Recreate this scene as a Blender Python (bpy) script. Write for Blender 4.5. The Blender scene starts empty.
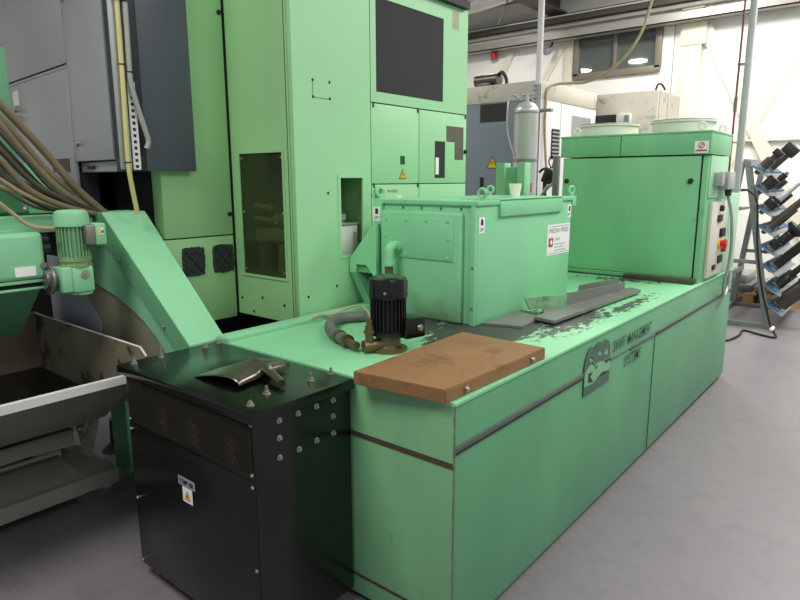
import bpy, bmesh, math, random
from mathutils import Vector, Matrix
random.seed(7)
sc = bpy.context.scene
COL = sc.collection
V = Vector
PI = math.pi

# ------------------------------------------------------------------ materials
def lin(h):
    h = h.lstrip('#')
    out = []
    for i in (0, 2, 4):
        c = int(h[i:i+2], 16) / 255
        out.append(c / 12.92 if c <= .04045 else ((c + .055) / 1.055) ** 2.4)
    return (*out, 1)

def mat(name, col, rough=.5, metal=0.0, var=.12, vscale=3.0, dirt=None, dscale=9.0, damt=.35, dthr=.62,
        bump=0.0, bscale=60, spec=.5, emit=None, coat=0.0, stretch=(1, 1, 1)):
    m = bpy.data.materials.new(name)
    m.use_nodes = True
    nt = m.node_tree
    N, L = nt.nodes, nt.links
    b = N['Principled BSDF']
    b.inputs['Roughness'].default_value = rough
    b.inputs['Metallic'].default_value = metal
    b.inputs['Specular IOR Level'].default_value = spec
    b.inputs['Coat Weight'].default_value = coat
    if emit:
        b.inputs['Emission Color'].default_value = lin(col)
        b.inputs['Emission Strength'].default_value = emit
    c = lin(col)
    tc = N.new('ShaderNodeTexCoord')
    mp = N.new('ShaderNodeMapping')
    mp.inputs['Scale'].default_value = stretch
    L.new(tc.outputs['Object'], mp.inputs['Vector'])
    nz = N.new('ShaderNodeTexNoise')
    nz.inputs['Scale'].default_value = vscale
    nz.inputs['Detail'].default_value = 5
    L.new(mp.outputs[0], nz.inputs['Vector'])
    mx = N.new('ShaderNodeMix'); mx.data_type = 'RGBA'
    lo = tuple(max(0, x * (1 - var)) for x in c[:3]) + (1,)
    hi = tuple(min(1, x * (1 + var)) for x in c[:3]) + (1,)
    mx.inputs[6].default_value = lo
    mx.inputs[7].default_value = hi
    L.new(nz.outputs['Fac'], mx.inputs[0])
    out = mx.outputs[2]
    if dirt:
        n2 = N.new('ShaderNodeTexNoise')
        n2.inputs['Scale'].default_value = dscale
        n2.inputs['Detail'].default_value = 8
        n2.inputs['Roughness'].default_value = .7
        L.new(mp.outputs[0], n2.inputs['Vector'])
        r = N.new('ShaderNodeMapRange')
        r.inputs['From Min'].default_value = dthr
        r.inputs['From Max'].default_value = dthr + .08
        r.inputs['To Max'].default_value = damt
        L.new(n2.outputs['Fac'], r.inputs['Value'])
        m2 = N.new('ShaderNodeMix'); m2.data_type = 'RGBA'
        m2.inputs[7].default_value = lin(dirt)
        L.new(r.outputs[0], m2.inputs[0])
        L.new(out, m2.inputs[6])
        out = m2.outputs[2]
    L.new(out, b.inputs['Base Color'])
    if bump:
        n3 = N.new('ShaderNodeTexNoise'); n3.inputs['Scale'].default_value = bscale
        L.new(tc.outputs['Object'], n3.inputs['Vector'])
        bp = N.new('ShaderNodeBump'); bp.inputs['Strength'].default_value = bump
        bp.inputs['Distance'].default_value = .003
        L.new(n3.outputs['Fac'], bp.inputs['Height'])
        L.new(bp.outputs[0], b.inputs['Normal'])
    return m

def worn_top(name, col, worn, spots, scale=30):
    """painted plate with worn patches: spots = (x, y, rx, ry, strength) in the tank's own frame"""
    m = mat(name, col, .5, 0, .08, 4, '#3c5148', 16, .5, .66)
    nt = m.node_tree; N, L = nt.nodes, nt.links
    b = N['Principled BSDF']
    src = b.inputs['Base Color'].links[0].from_socket
    tc = N.new('ShaderNodeTexCoord')
    acc = None
    for (x, y, rx, ry, s) in spots:
        mp = N.new('ShaderNodeMapping')
        mp.vector_type = 'TEXTURE'
        mp.inputs['Location'].default_value = (x, y, .9)
        mp.inputs['Scale'].default_value = (rx, ry, 1)
        L.new(tc.outputs['Object'], mp.inputs['Vector'])
        g = N.new('ShaderNodeTexGradient'); g.gradient_type = 'SPHERICAL'
        L.new(mp.outputs[0], g.inputs[0])
        mu = N.new('ShaderNodeMath'); mu.operation = 'MULTIPLY'; mu.inputs[1].default_value = s
        L.new(g.outputs['Fac'], mu.inputs[0])
        if acc is None: acc = mu.outputs[0]
        else:
            a = N.new('ShaderNodeMath'); a.operation = 'MAXIMUM'
            L.new(acc, a.inputs[0]); L.new(mu.outputs[0], a.inputs[1]); acc = a.outputs[0]
    nz = N.new('ShaderNodeTexNoise'); nz.inputs['Scale'].default_value = scale
    nz.inputs['Detail'].default_value = 8; nz.inputs['Roughness'].default_value = .72
    mp2 = N.new('ShaderNodeMapping'); mp2.inputs['Scale'].default_value = (.55, 1.3, 1)
    L.new(tc.outputs['Object'], mp2.inputs['Vector']); L.new(mp2.outputs[0], nz.inputs['Vector'])
    ad = N.new('ShaderNodeMath'); ad.operation = 'ADD'
    L.new(acc, ad.inputs[0]); L.new(nz.outputs['Fac'], ad.inputs[1])
    r = N.new('ShaderNodeMapRange')
    r.inputs['From Min'].default_value = .79; r.inputs['From Max'].default_value = .84
    L.new(ad.outputs[0], r.inputs['Value'])
    m2 = N.new('ShaderNodeMix'); m2.data_type = 'RGBA'
    m2.inputs[7].default_value = lin(worn)
    L.new(r.outputs[0], m2.inputs[0]); L.new(src, m2.inputs[6])
    L.new(m2.outputs[2], b.inputs['Base Color'])
    return m

def glassy(name, tint, gloss=.25, rough=.05, dust=None, dustamt=.2):
    m = bpy.data.materials.new(name); m.use_nodes = True
    nt = m.node_tree; N, L = nt.nodes, nt.links
    N.remove(N['Principled BSDF'])
    o = N['Material Output']
    t = N.new('ShaderNodeBsdfTransparent'); t.inputs[0].default_value = lin(tint)
    g = N.new('ShaderNodeBsdfGlossy'); g.inputs['Roughness'].default_value = rough
    x = N.new('ShaderNodeMixShader'); x.inputs[0].default_value = gloss
    L.new(t.outputs[0], x.inputs[1]); L.new(g.outputs[0], x.inputs[2])
    fin = x
    if dust:
        d = N.new('ShaderNodeBsdfDiffuse'); d.inputs[0].default_value = lin(dust)
        y = N.new('ShaderNodeMixShader'); y.inputs[0].default_value = dustamt
        L.new(x.outputs[0], y.inputs[1]); L.new(d.outputs[0], y.inputs[2]); fin = y
    L.new(fin.outputs[0], o.inputs[0])
    return m

M = dict(
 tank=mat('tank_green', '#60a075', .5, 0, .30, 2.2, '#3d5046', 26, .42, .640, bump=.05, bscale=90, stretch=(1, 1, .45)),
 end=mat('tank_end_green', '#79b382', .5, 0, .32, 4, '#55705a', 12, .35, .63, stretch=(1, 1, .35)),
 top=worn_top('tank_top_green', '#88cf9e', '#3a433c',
     [(.98, .46, .68, .34, .98), (1.35, .20, 1.0, .24, .50), (2.1, .34, 1.0, .40, .34), (2.80, .5, .25, .7, .42), (.72, .74, .46, .26, .72), (1.9, .12, 1.2, .14, .42), (.4, .95, .5, .3, .20), (3.2, .1, .9, .16, .36)]),
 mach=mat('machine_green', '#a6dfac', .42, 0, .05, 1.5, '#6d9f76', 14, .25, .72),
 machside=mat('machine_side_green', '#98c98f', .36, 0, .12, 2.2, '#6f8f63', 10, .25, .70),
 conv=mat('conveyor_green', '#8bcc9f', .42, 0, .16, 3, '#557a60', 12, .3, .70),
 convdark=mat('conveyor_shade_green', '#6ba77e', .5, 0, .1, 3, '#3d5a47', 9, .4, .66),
 box=mat('filter_green', '#8cd5a3', .45, 0, .14, 2.5, '#5d8a70', 15, .3, .65),
 cool=mat('cooler_green', '#79be8a', .48, 0, .28, 2.6, '#4f8263', 11, .4, .61, stretch=(1, 1, .5)),
 coollight=mat('cooler_side_green', '#9fd2ac', .45, 0, .08, 2.6),
 black=mat('black_enamel', '#070a08', .25, 0, .3, 6, '#1c211d', 18, .35, .66, coat=.15),
 blackmat=mat('matt_black', '#151515', .6, 0, .2, 8),
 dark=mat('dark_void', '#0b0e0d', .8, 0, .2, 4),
 screen=mat('screen_filter_black', '#2b2b2e', .75, 0, .12, 40, bump=.4, bscale=300),
 grille=mat('grille_black', '#201d1a', .5, .2, .2, 30),
 coil=mat('varnished_coil', '#3a2c18', .5, .2, .3, 40),
 rust=mat('rusty_steel', '#8f6b45', .62, .1, .30, 3, '#6b4729', 7, .6, .54, bump=.25, bscale=60),
 ruste=mat('rust_edge', '#7b4524', .8, .1, .3, 12, '#3c2314', 20, .7, .58),
 steel=mat('dull_steel', '#8f8f8a', .42, .7, .2, 6, '#5a554c', 14, .4, .64),
 zinc=mat('zinc_bolt', '#b9b7ae', .35, .85, .1, 20),
 galv=mat('galvanised_steel', '#b4b9b8', .45, .45, .15, 12),
 plate=mat('grey_plate', '#7d817c', .5, .35, .18, 7, '#4c5450', 12, .5, .62),
 slate=mat('slate_cabinet', '#a4a6aa', .30, .25, .14, 1.3, stretch=(1, .5, 1.6)),
 slate2=mat('slate_front', '#545b64', .42, .1, .08, 2),
 slatee=mat('slate_edge', '#2b2f36', .45, .1, .1, 2),
 white=mat('white_sheet', '#e9e8e4', .6, 0, .03, 3),
 paper=mat('white_paper', '#f3f3f0', .7, 0, .02, 5),
 offwhite=mat('cream_enclosure', '#c6c2b4', .55, 0, .08, 2.5, '#77705f', 2.6, .65, .56),
 cream=mat('cream_paint', '#e8e6da', .6, 0, .08, 5, '#9a9b7f', 9, .4, .66),
 greym=mat('grey_machine', '#7f8a93', .5, .05, .06, 1.6),
 whitem=mat('white_machine', '#dfdcdf', .5, 0, .04, 2),
 wall=mat('white_wall', '#fbfaf4', .7, 0, .02, 1.2),
 brace=mat('cream_steel', '#e8e4d2', .6, 0, .02, 2),
 ceil=mat('ceiling_sheet', '#8b8a88', .6, .1, .08, 1),
 beam=mat('brown_beam', '#6b6157', .6, .2, .1, 3),
 tray=mat('tray_steel', '#b7b3ab', .4, .5, .08, 6),
 traydk=mat('tray_dark', '#5c5953', .55, .3, .12, 5),
 silver=mat('silver_foil', '#d2d1cc', .35, .6, .2, 14, bump=.4, bscale=18),
 frame=mat('window_frame', '#8c8378', .5, .3, .05, 5),
 hose=mat('oily_hose', '#8f7d66', .42, 0, .25, 10, '#2f2a22', 14, .5, .60),
 hose2=mat('dark_hose', '#57524a', .4, 0, .25, 10, '#5b5142', 14, .5, .62),
 hose3=mat('tan_hose', '#b3a380', .45, 0, .2, 10, '#4d412f', 14, .5, .62),
 rubber=mat('grey_rubber', '#6a6d69', .55, 0, .12, 12),
 yellow=mat('yellowed_conduit', '#cbc486', .5, 0, .08, 6),
 greycond=mat('grey_conduit', '#a4a6a3', .35, .1, .1, 8),
 warn=mat('warning_yellow', '#f2c21a', .5, 0, .02, 5),
 ink=mat('black_ink', '#1a1d1b', .6, 0, .02, 5),
 inkg=mat('green_black_ink', '#1f3b2c', .6, 0, .1, 9),
 emb=mat('emblem_grey', '#486554', .5, 0, .25, 7),
 emblight=mat('emblem_green', '#7cb489', .5, 0, .08, 7),
 grey=mat('print_grey', '#9a9ca0', .6, 0, .03, 9),
 red=mat('print_red', '#b5283a', .5, 0, .05, 9),
 knobred=mat('stop_red', '#c9252a', .4, 0, .05, 9),
 brass=mat('stained_brass', '#75694a', .45, .6, .3, 16, '#3a342a', 20, .5, .58),
 mud=mat('oily_steel', '#8b846e', .5, .1, .30, 3.2, '#2f2b23', 4.0, .9, .50),
 mudin=mat('oily_floor_steel', '#1d1a17', .35, .3, .4, 5),
 edge=mat('scuffed_edge', '#dadbd6', .5, .1, .15, 18),
 base=mat('bin_base_grey', '#8e8d83', .5, .1, .22, 5, '#3b3932', 10, .5, .6),
 olive=mat('olive_sheet', '#918e79', .55, .05, .10, 2.5),
 bluegrey=mat('bluegrey_sheet', '#b0b4bb', .5, .1, .08, 3),
 fan=mat('fan_black', '#28322d', .7, 0, .3, 24, '#3f4b45', 30, .6, .6),
 tool=mat('tool_dark_steel', '#57534f', .38, .65, .2, 8),
 tool2=mat('tool_black_oxide', '#3a3838', .42, .5, .2, 8),
 blue=mat('blue_plastic', '#4a6f98', .5, 0, .12, 12),
 wood=mat('pallet_wood', '#b08a58', .7, 0, .2, 6, '#7a5a35', 12, .5, .6, stretch=(.3, 4, 4)),
 rack=mat('rack_grey', '#8d9494', .45, .35, .15, 10),
 seamgrey=mat('seam_grey', '#59645d', .55, .1, .3, 14), seamgreen=mat('seam_green', '#4f7a60', .6, 0, .1, 9),
 cup=mat('foam_cup', '#f4f2e2', .6, 0, .02, 8),
 polish=mat('worn_steel', '#7d766b', .30, .85, .25, 7, '#4a4238', 10, .6, .56),
 dkgreen=mat('gauge_green', '#184a34', .5, 0, .05, 9),
 redpipe=mat('red_oxide_pipe', '#8a5a52', .5, .1, .1, 9),
 winpane=None, pane=None)
M['winpane'] = glassy('window_glass', '#6e7a78', .32, .03, '#7d8783', .55)
M['pane'] = glassy('tinted_guard_glass', '#c9cdbd', .05, .12, '#5a6046', .20)

def floor_mat():
    m = mat('workshop_floor', '#807b80', .42, 0, .10, 1.6, '#6a666d', 6.5, .25, .50, bump=.06, bscale=40)
    nt = m.node_tree; N, L = nt.nodes, nt.links
    b = N['Principled BSDF']
    src = b.inputs['Base Color'].links[0].from_socket
    tc = N.new('ShaderNodeTexCoord')
    nz = N.new('ShaderNodeTexNoise'); nz.inputs['Scale'].default_value = 17; nz.inputs['Detail'].default_value = 9
    nz.inputs['Roughness'].default_value = .75
    L.new(tc.outputs['Object'], nz.inputs['Vector'])
    r = N.new('ShaderNodeMapRange'); r.inputs['From Min'].default_value = .64; r.inputs['From Max'].default_value = .72
    r.inputs['To Max'].default_value = .45
    L.new(nz.outputs['Fac'], r.inputs['Value'])
    m2 = N.new('ShaderNodeMix'); m2.data_type = 'RGBA'; m2.inputs[7].default_value = lin('#4b484c')
    L.new(r.outputs[0], m2.inputs[0]); L.new(src, m2.inputs[6])
    n3 = N.new('ShaderNodeTexNoise'); n3.inputs['Scale'].default_value = 34; n3.inputs['Detail'].default_value = 3
    L.new(tc.outputs['Object'], n3.inputs['Vector'])
    r3 = N.new('ShaderNodeMapRange'); r3.inputs['From Min'].default_value = .745; r3.inputs['From Max'].default_value = .76
    r3.inputs['To Max'].default_value = .6
    L.new(n3.outputs['Fac'], r3.inputs['Value'])
    m3 = N.new('ShaderNodeMix'); m3.data_type = 'RGBA'; m3.inputs[7].default_value = lin('#c9c6c6')
    L.new(r3.outputs[0], m3.inputs[0]); L.new(m2.outputs[2], m3.inputs[6])
    L.new(m3.outputs[2], b.inputs['Base Color'])
    return m
M['floor'] = floor_mat()
def foot_grime(m, z0, z1, col):
    nt = m.node_tree; N, L = nt.nodes, nt.links
    b = N['Principled BSDF']; src = b.inputs['Base Color'].links[0].from_socket
    g = N.new('ShaderNodeNewGeometry'); sx = N.new('ShaderNodeSeparateXYZ')
    L.new(g.outputs['Position'], sx.inputs[0])
    nz = N.new('ShaderNodeTexNoise'); nz.inputs['Scale'].default_value = 9; nz.inputs['Detail'].default_value = 6
    L.new(g.outputs['Position'], nz.inputs['Vector'])
    ma = N.new('ShaderNodeMath'); ma.operation = 'MULTIPLY_ADD'; ma.inputs[1].default_value = -.22
    L.new(nz.outputs['Fac'], ma.inputs[0]); L.new(sx.outputs['Z'], ma.inputs[2])
    r = N.new('ShaderNodeMapRange'); r.inputs['From Min'].default_value = z1 - .11; r.inputs['From Max'].default_value = z0 - .11
    r.inputs['To Max'].default_value = .75
    L.new(ma.outputs[0], r.inputs['Value'])
    x = N.new('ShaderNodeMix'); x.data_type = 'RGBA'; x.inputs[7].default_value = lin(col)
    L.new(r.outputs[0], x.inputs[0]); L.new(src, x.inputs[6]); L.new(x.outputs[2], b.inputs['Base Color'])
    return m
M['boxfront'] = foot_grime(mat('filter_front_green', '#8cd5a3', .45, 0, .14, 2.5, '#5d8a70', 15, .3, .65), .90, 1.06, '#56604a')


# ------------------------------------------------------------------ mesh builder
def frame_of(d):
    d = V(d).normalized()
    a = V((0, 0, 1)) if abs(d.z) < .9 else V((1, 0, 0))
    u = d.cross(a).normalized(); w = d.cross(u).normalized()
    return d, u, w

class MB:
    def __init__(s): s.bm = bmesh.new()
    def box(s, x0, x1, y0, y1, z0, z1, bev=0.0, mtx=None, seg=2):
        r = bmesh.ops.create_cube(s.bm, size=1)
        vs = r['verts']
        for v in vs:
            v.co = V(((x0 + x1) / 2 + v.co.x * (x1 - x0), (y0 + y1) / 2 + v.co.y * (y1 - y0), (z0 + z1) / 2 + v.co.z * (z1 - z0)))
            if mtx: v.co = mtx @ v.co
        if bev:
            es = list({e for v in vs for e in v.link_edges})
            bmesh.ops.bevel(s.bm, geom=es, offset=bev, segments=seg, affect='EDGES', profile=.5)
        return s
    def cyl(s, p0, p1, r, r2=None, seg=24, caps=True):
        p0, p1 = V(p0), V(p1)
        r2 = r if r2 is None else r2
        d, u, w = frame_of(p1 - p0)
        A, B = [], []
        for i in range(seg):
            a = 2 * PI * i / seg
            o = u * math.cos(a) + w * math.sin(a)
            A.append(s.bm.verts.new(p0 + o * r)); B.append(s.bm.verts.new(p1 + o * r2))
        for i in range(seg):
            j = (i + 1) % seg
            s.bm.faces.new((A[i], A[j], B[j], B[i]))
        if caps:
            s.bm.faces.new(A[::-1]); s.bm.faces.new(B)
        return s
    def lathe(s, prof, o, axis=(0, 0, 1), seg=32):
        """prof: list of (radius, height); closes on the axis when radius is 0"""
        o = V(o); d, u, w = frame_of(axis)
        rings = []
        for (r, h) in prof:
            if r <= 1e-6: rings.append([s.bm.verts.new(o + d * h)])
            else: rings.append([s.bm.verts.new(o + d * h + (u * math.cos(2 * PI * i / seg) + w * math.sin(2 * PI * i / seg)) * r) for i in range(seg)])
        for a, b in zip(rings, rings[1:]):
            for i in range(seg):
                j = (i + 1) % seg
                if len(a) == 1 and len(b) == 1: continue
                if len(a) == 1: s.bm.faces.new((a[0], b[j], b[i]))
                elif len(b) == 1: s.bm.faces.new((a[i], a[j], b[0]))
                else: s.bm.faces.new((a[i], a[j], b[j], b[i]))
        return s
    def tube(s, pts, r, seg=10, res=6, closed=False):
        P = [V(p) for p in pts]
        if len(P) > 2:
            Q = []
            n = len(P)
            rng = n if closed else n - 1
            for i in range(rng):
                if closed: p0, p1, p2, p3 = P[(i-1) % n], P[i], P[(i+1) % n], P[(i+2) % n]
                else: p0, p1, p2, p3 = P[max(i-1, 0)], P[i], P[i+1], P[min(i+2, n-1)]
                for k in range(res):
                    t = k / res
                    Q.append(.5 * ((2*p1) + (p2-p0)*t + (2*p0-5*p1+4*p2-p3)*t*t + (3*p1-p0-3*p2+p3)*t**3))
            if not closed: Q.append(P[-1])
            P = Q
        rings = []
        up = None
        n = len(P)
        for i, p in enumerate(P):
            if closed: t = P[(i+1) % n] - P[i-1]
            else: t = P[min(i+1, n-1)] - P[max(i-1, 0)]
            t.normalize()
            if up is None: _, up, _ = frame_of(t)
            up = (up - t * up.dot(t)).normalized()
            w = t.cross(up)
            rings.append([s.bm.verts.new(p + (up * math.cos(2*PI*k/seg) + w * math.sin(2*PI*k/seg)) * r) for k in range(seg)])
        prs = list(zip(rings, rings[1:]))
        if closed: prs.append((rings[-1], rings[0]))
        for a, b in prs:
            for k in range(seg):
                j = (k + 1) % seg
                s.bm.faces.new((a[k], a[j], b[j], b[k]))
        if not closed:
            s.bm.faces.new(rings[0][::-1]); s.bm.faces.new(rings[-1])
        return s
    def prism(s, poly, ax, a0, a1):
        """extrude a 2-D polygon along axis ax; poly coords are the other two axes in xyz order"""
        def mk(p, a):
            if ax == 'x': return V((a, p[0], p[1]))
            if ax == 'y': return V((p[0], a, p[1]))
            return V((p[0], p[1], a))
        A = [s.bm.verts.new(mk(p, a0)) for p in poly]
        B = [s.bm.verts.new(mk(p, a1)) for p in poly]
        n = len(poly)
        s.bm.faces.new(A); s.bm.faces.new(B[::-1])
        for i in range(n):
            j = (i + 1) % n
            s.bm.faces.new((A[i], B[i], B[j], A[j]))
        return s
    def hexa(s, A, B):
        """solid between two quads A and B (lists of four points)"""
        a = [s.bm.verts.new(V(p)) for p in A]; b = [s.bm.verts.new(V(p)) for p in B]
        s.bm.faces.new(a); s.bm.faces.new(b[::-1])
        for i in range(4):
            j = (i + 1) % 4
            s.bm.faces.new((a[i], b[i], b[j], a[j]))
        return s
    def torus(s, c, axis, R, r, seg=20, rs=8):
        d, u, w = frame_of(axis)
        c = V(c)
        return s.tube([c + (u * math.cos(2*PI*i/seg) + w * math.sin(2*PI*i/seg)) * R for i in range(seg)], r, rs, 1, True)
    def bolt(s, p, axis, r=.009, h=.008):
        p = V(p); a = V(axis).normalized()
        s.cyl(p, p + a * h * .3, r * 1.25, seg=14)
        s.cyl(p + a * h * .3, p + a * h, r * .85, r * .7, seg=6)
        return s
    def build(s, name, m, parent=None, smooth=True, angle=35):
        bmesh.ops.recalc_face_normals(s.bm, faces=s.bm.faces)
        me = bpy.data.meshes.new(name)
        if parent is not None:
            s.bm.transform(world_of(parent).inverted())
        s.bm.to_mesh(me); s.bm.free()
        me.materials.append(m)
        if smooth:
            me.polygons.foreach_set('use_smooth', [True] * len(me.polygons))
            me.set_sharp_from_angle(angle=math.radians(angle))
        o = bpy.data.objects.new(name, me)
        COL.objects.link(o)
        if parent is not None: o.parent = parent
        return o

def holed(ax, a0, a1, o, h):
    """flat panel with a rectangular hole, one connected mesh; o and h = (u0, u1, v0, v1)"""
    b = MB()
    def mk(u, v, a): return b.bm.verts.new(V((a, u, v)) if ax == 'x' else V((u, a, v)) if ax == 'y' else V((u, v, a)))
    L = []
    for a in (a0, a1):
        L.append([[mk(u, v, a) for (u, v) in ((r[0], r[2]), (r[1], r[2]), (r[1], r[3]), (r[0], r[3]))] for r in (o, h)])
    for i in range(4):
        j = (i + 1) % 4
        for s_ in (0, 1): b.bm.faces.new((L[s_][0][i], L[s_][0][j], L[s_][1][j], L[s_][1][i]))
        for r in (0, 1): b.bm.faces.new((L[0][r][i], L[0][r][j], L[1][r][j], L[1][r][i]))
    return b

def ladder(ax_pts, w, n, fill, t):
    """perforated strip: p (corner), ud (across), vd (along), nd (thickness)"""
    p, ud, vd, nd, length = ax_pts
    p, ud, vd, nd = V(p), V(ud), V(vd), V(nd)
    b = MB()
    us = [0, w * .28, w * .72, w]
    vs = [0]
    st = length / n
    for i in range(n): vs += [i * st + st * (1 - fill) / 2, i * st + st * (1 + fill) / 2]
    vs.append(length)
    top = [[b.bm.verts.new(p + ud * u + vd * v) for u in us] for v in vs]
    bot = [[b.bm.verts.new(p + ud * u + vd * v + nd * t) for u in us] for v in vs]
    for i in range(len(vs) - 1):
        for k in range(3):
            if k == 1 and i % 2 == 1: continue
            b.bm.faces.new((top[i][k], top[i][k+1], top[i+1][k+1], top[i+1][k]))
            b.bm.faces.new((bot[i][k], bot[i][k+1], bot[i+1][k+1], bot[i+1][k]))
    for e in [e for e in b.bm.edges if len(e.link_faces) == 1 and e.verts[0] in {v for r in top for v in r}]:
        pass
    return b

def bolts(name, pts, axis, r, h, m, parent, ax='x', fixed=0):
    first = None
    for p in pts:
        q = V(p)
        if first is None:
            o = MB().bolt((0, 0, 0), axis, r, h).build(name, m)
            first = o
        else:
            o = first.copy(); COL.objects.link(o)
        o.parent = parent
        o.location = world_of(parent).inverted() @ q
    return first

def world_of(o):
    m = o.matrix_basis.copy()
    while o.parent is not None:
        o = o.parent
        m = o.matrix_basis @ m
    return m

def thing(name, label, cat, loc=(0, 0, 0), rotz=0, group=None):
    o = bpy.data.objects.new(name, None)
    o.empty_display_size = .1
    COL.objects.link(o)
    o.location = loc; o.rotation_euler = (0, 0, rotz)
    o.matrix_basis = Matrix.Translation(V(loc)) @ Matrix.Rotation(rotz, 4, 'Z')
    o['label'] = label; o['category'] = cat
    if group: o['group'] = group
    return o

def tag(o, label, cat, group=None):
    o['label'] = label; o['category'] = cat
    if group: o['group'] = group
    return o

def struct(o):
    o['kind'] = 'structure'
    return o

def copy_tree(o, parent=None):
    c = o.copy(); COL.objects.link(c)
    c.parent = parent
    for ch in list(o.children): copy_tree(ch, c)
    return c

def text_fit(name, body, p, ud, vd, w, h, m, parent, depth=.0008, bold=0.0, spc=1.0):
    """flat lettering: lower left corner p, reading direction ud, up direction vd, fitted to w x h"""
    cu = bpy.data.curves.new(name, 'FONT')
    cu.body = body; cu.size = 1; cu.offset = bold; cu.resolution_u = 3; cu.space_character = spc; cu.space_word = 1.3
    t = bpy.data.objects.new(name, cu); COL.objects.link(t)
    dg = bpy.context.evaluated_depsgraph_get()
    me = bpy.data.meshes.new_from_object(t.evaluated_get(dg))
    bpy.data.objects.remove(t)
    xs = [v.co.x for v in me.vertices]; ys = [v.co.y for v in me.vertices]
    x0, x1, y0, y1 = min(xs), max(xs), min(ys), max(ys)
    p, ud, vd = V(p), V(ud).normalized(), V(vd).normalized()
    nd = ud.cross(vd)
    inv = world_of(parent).inverted()
    for v in me.vertices:
        v.co = inv @ (p + ud * ((v.co.x - x0) / (x1 - x0) * w) + vd * ((v.co.y - y0) / (y1 - y0) * h) + nd * depth)
    me.materials.clear(); me.materials.append(m)
    o = bpy.data.objects.new(name, me); COL.objects.link(o); o.parent = parent
    return o

def triangle_sign(parent, c, ud, vd, size, name='warning_triangle'):
    """yellow electric-hazard triangle with black border and bolt"""
    c, ud, vd = V(c), V(ud).normalized(), V(vd).normalized()
    nd = ud.cross(vd)
    def poly(pts, off, nm, m, par):
        b = MB()
        vs = [b.bm.verts.new(c + ud * (x * size) + vd * (y * size) + nd * off) for x, y in pts]
        vs2 = [b.bm.verts.new(v.co - nd * (off + .0005)) for v in vs]
        b.bm.faces.new(vs)
        n = len(vs)
        b.bm.faces.new(vs2[::-1])
        for i in range(n): b.bm.faces.new((vs[i], vs2[i], vs2[(i+1) % n], vs[(i+1) % n]))
        return b.build(nm, m, par, smooth=False)
    root = poly([(-.5, -.43), (.5, -.43), (0, .5)], .0008, name, M['ink'], parent)
    poly([(-.40, -.37), (.40, -.37), (0, .39)], .0016, 'sign_face', M['warn'], root)
    poly([(.03, .22), (-.10, -.06), (-.01, -.04), (-.05, -.31), (.11, .03), (.02, .01)], .0024, 'sign_symbol', M['ink'], root)
    return root

def plate_on(parent, name, m, p, ud, vd, w, h, t=.0015):
    p, ud, vd = V(p), V(ud).normalized(), V(vd).normalized()
    nd = ud.cross(vd)
    q = [p, p + ud * w, p + ud * w + vd * h, p + vd * h]
    return MB().hexa([x + nd * t for x in q], [x - nd * .0005 for x in q]).build(name, m, parent, smooth=False)

# ================================================================== the setting
f = MB().box(-6, 10, -6, 9, -.2, 0).build('floor', M['floor']); struct(f)
WX = 8.6
b = MB()
wy0, wy1, wz0, wz1 = 2.2, 3.5, 3.27, 3.92
b.box(WX, WX + .25, -6, wy0, 0, 4.6); b.box(WX, WX + .25, wy1, 9, 0, 4.6)
b.box(WX, WX + .25, wy0, wy1, 0, wz0); b.box(WX, WX + .25, wy0, wy1, wz1, 4.6)
wall = struct(b.build('wall_back', M['wall'], smooth=False))
struct(MB().box(-6, 8.85, -6, 9, 4.6, 4.7).build('ceiling', M['ceil']))
struct(MB().box(-6, 8.6, 8.8, 9, 0, 4.6).build('wall_left', M['wall']))
win = thing('window_1', 'wide two-light window with grey brown frame high on the white wall', 'window', (WX, 2.85, wz0)); win['kind'] = 'structure'
b = MB()
b.box(WX - .06, WX + .08, wy0 - .04, wy1 + .04, wz0 - .06, wz0 + .04, .006); b.box(WX - .06, WX + .08, wy0 - .04, wy1 + .04, wz1 - .04, wz1 + .05, .006)
b.box(WX - .06, WX + .08, wy0 - .05, wy0 + .045, wz0, wz1, .006); b.box(WX - .06, WX + .08, wy1 - .045, wy1 + .05, wz0, wz1, .006)
b.box(WX - .04, WX + .06, 2.84, 2.90, wz0, wz1, .006)
b.build('window_frame', M['frame'], win)
MB().box(WX + .03, WX + .035, 2.245, 2.84, wz0 + .04, wz1 - .04).build('pane', M['winpane'], win)
MB().box(WX + .01, WX + .015, 2.90, 3.455, wz0 + .04, wz1 - .04).build('pane', M['winpane'], win)
b = MB()   # dim room seen through the window
b.box(9.9, 10, 1.2, 4.6, 2.6, 4.5); b.box(8.85, 9.9, 1.2, 1.3, 2.6, 4.5); b.box(8.85, 9.9, 4.5, 4.6, 2.6, 4.5)
b.box(8.85, 9.9, 1.2, 4.6, 2.6, 2.7); b.box(8.85, 9.9, 1.2, 4.6, 4.4, 4.5)
struct(b.build('wall_beyond', M['slatee']))
# steel stanchion, gusset and cross bracing on the wall
struct(MB().box(8.50, 8.6, 1.58, 1.88, 0, 4.2, .004).build('trim_1', M['brace']))
b = MB().box(8.485, 8.50, 1.52, 1.86, 3.52, 3.95, .003)
struct(b.build('trim_2', M['brace']))
def strip(y0, z0, y1, z1, w, x0, x1):
    d = V((0, y1 - y0, z1 - z0)).normalized(); n = V((0, -d.z, d.y)) * (w / 2)
    A = [V((x0, y0, z0)) + n, V((x0, y1, z1)) + n, V((x0, y1, z1)) - n, V((x0, y0, z0)) - n]
    return MB().hexa(A, [p + V((x1 - x0, 0, 0)) for p in A])
struct(strip(1.56, 3.76, -.10, .55, .17, 8.525, 8.54).build('trim_3', M['brace']))
struct(strip(.10, 3.85, 1.56, 1.0, .17, 8.548, 8.563).build('trim_4', M['brace']))
struct(MB().box(8.53, 8.6, -6, 1.5, 2.13, 2.16, .003).build('trim_5', M['brace']))
struct(strip(4.7, 3.8, 5.6, 2.0, .10, 8.55, 8.565).build('trim_6', M['brace']))
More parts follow.
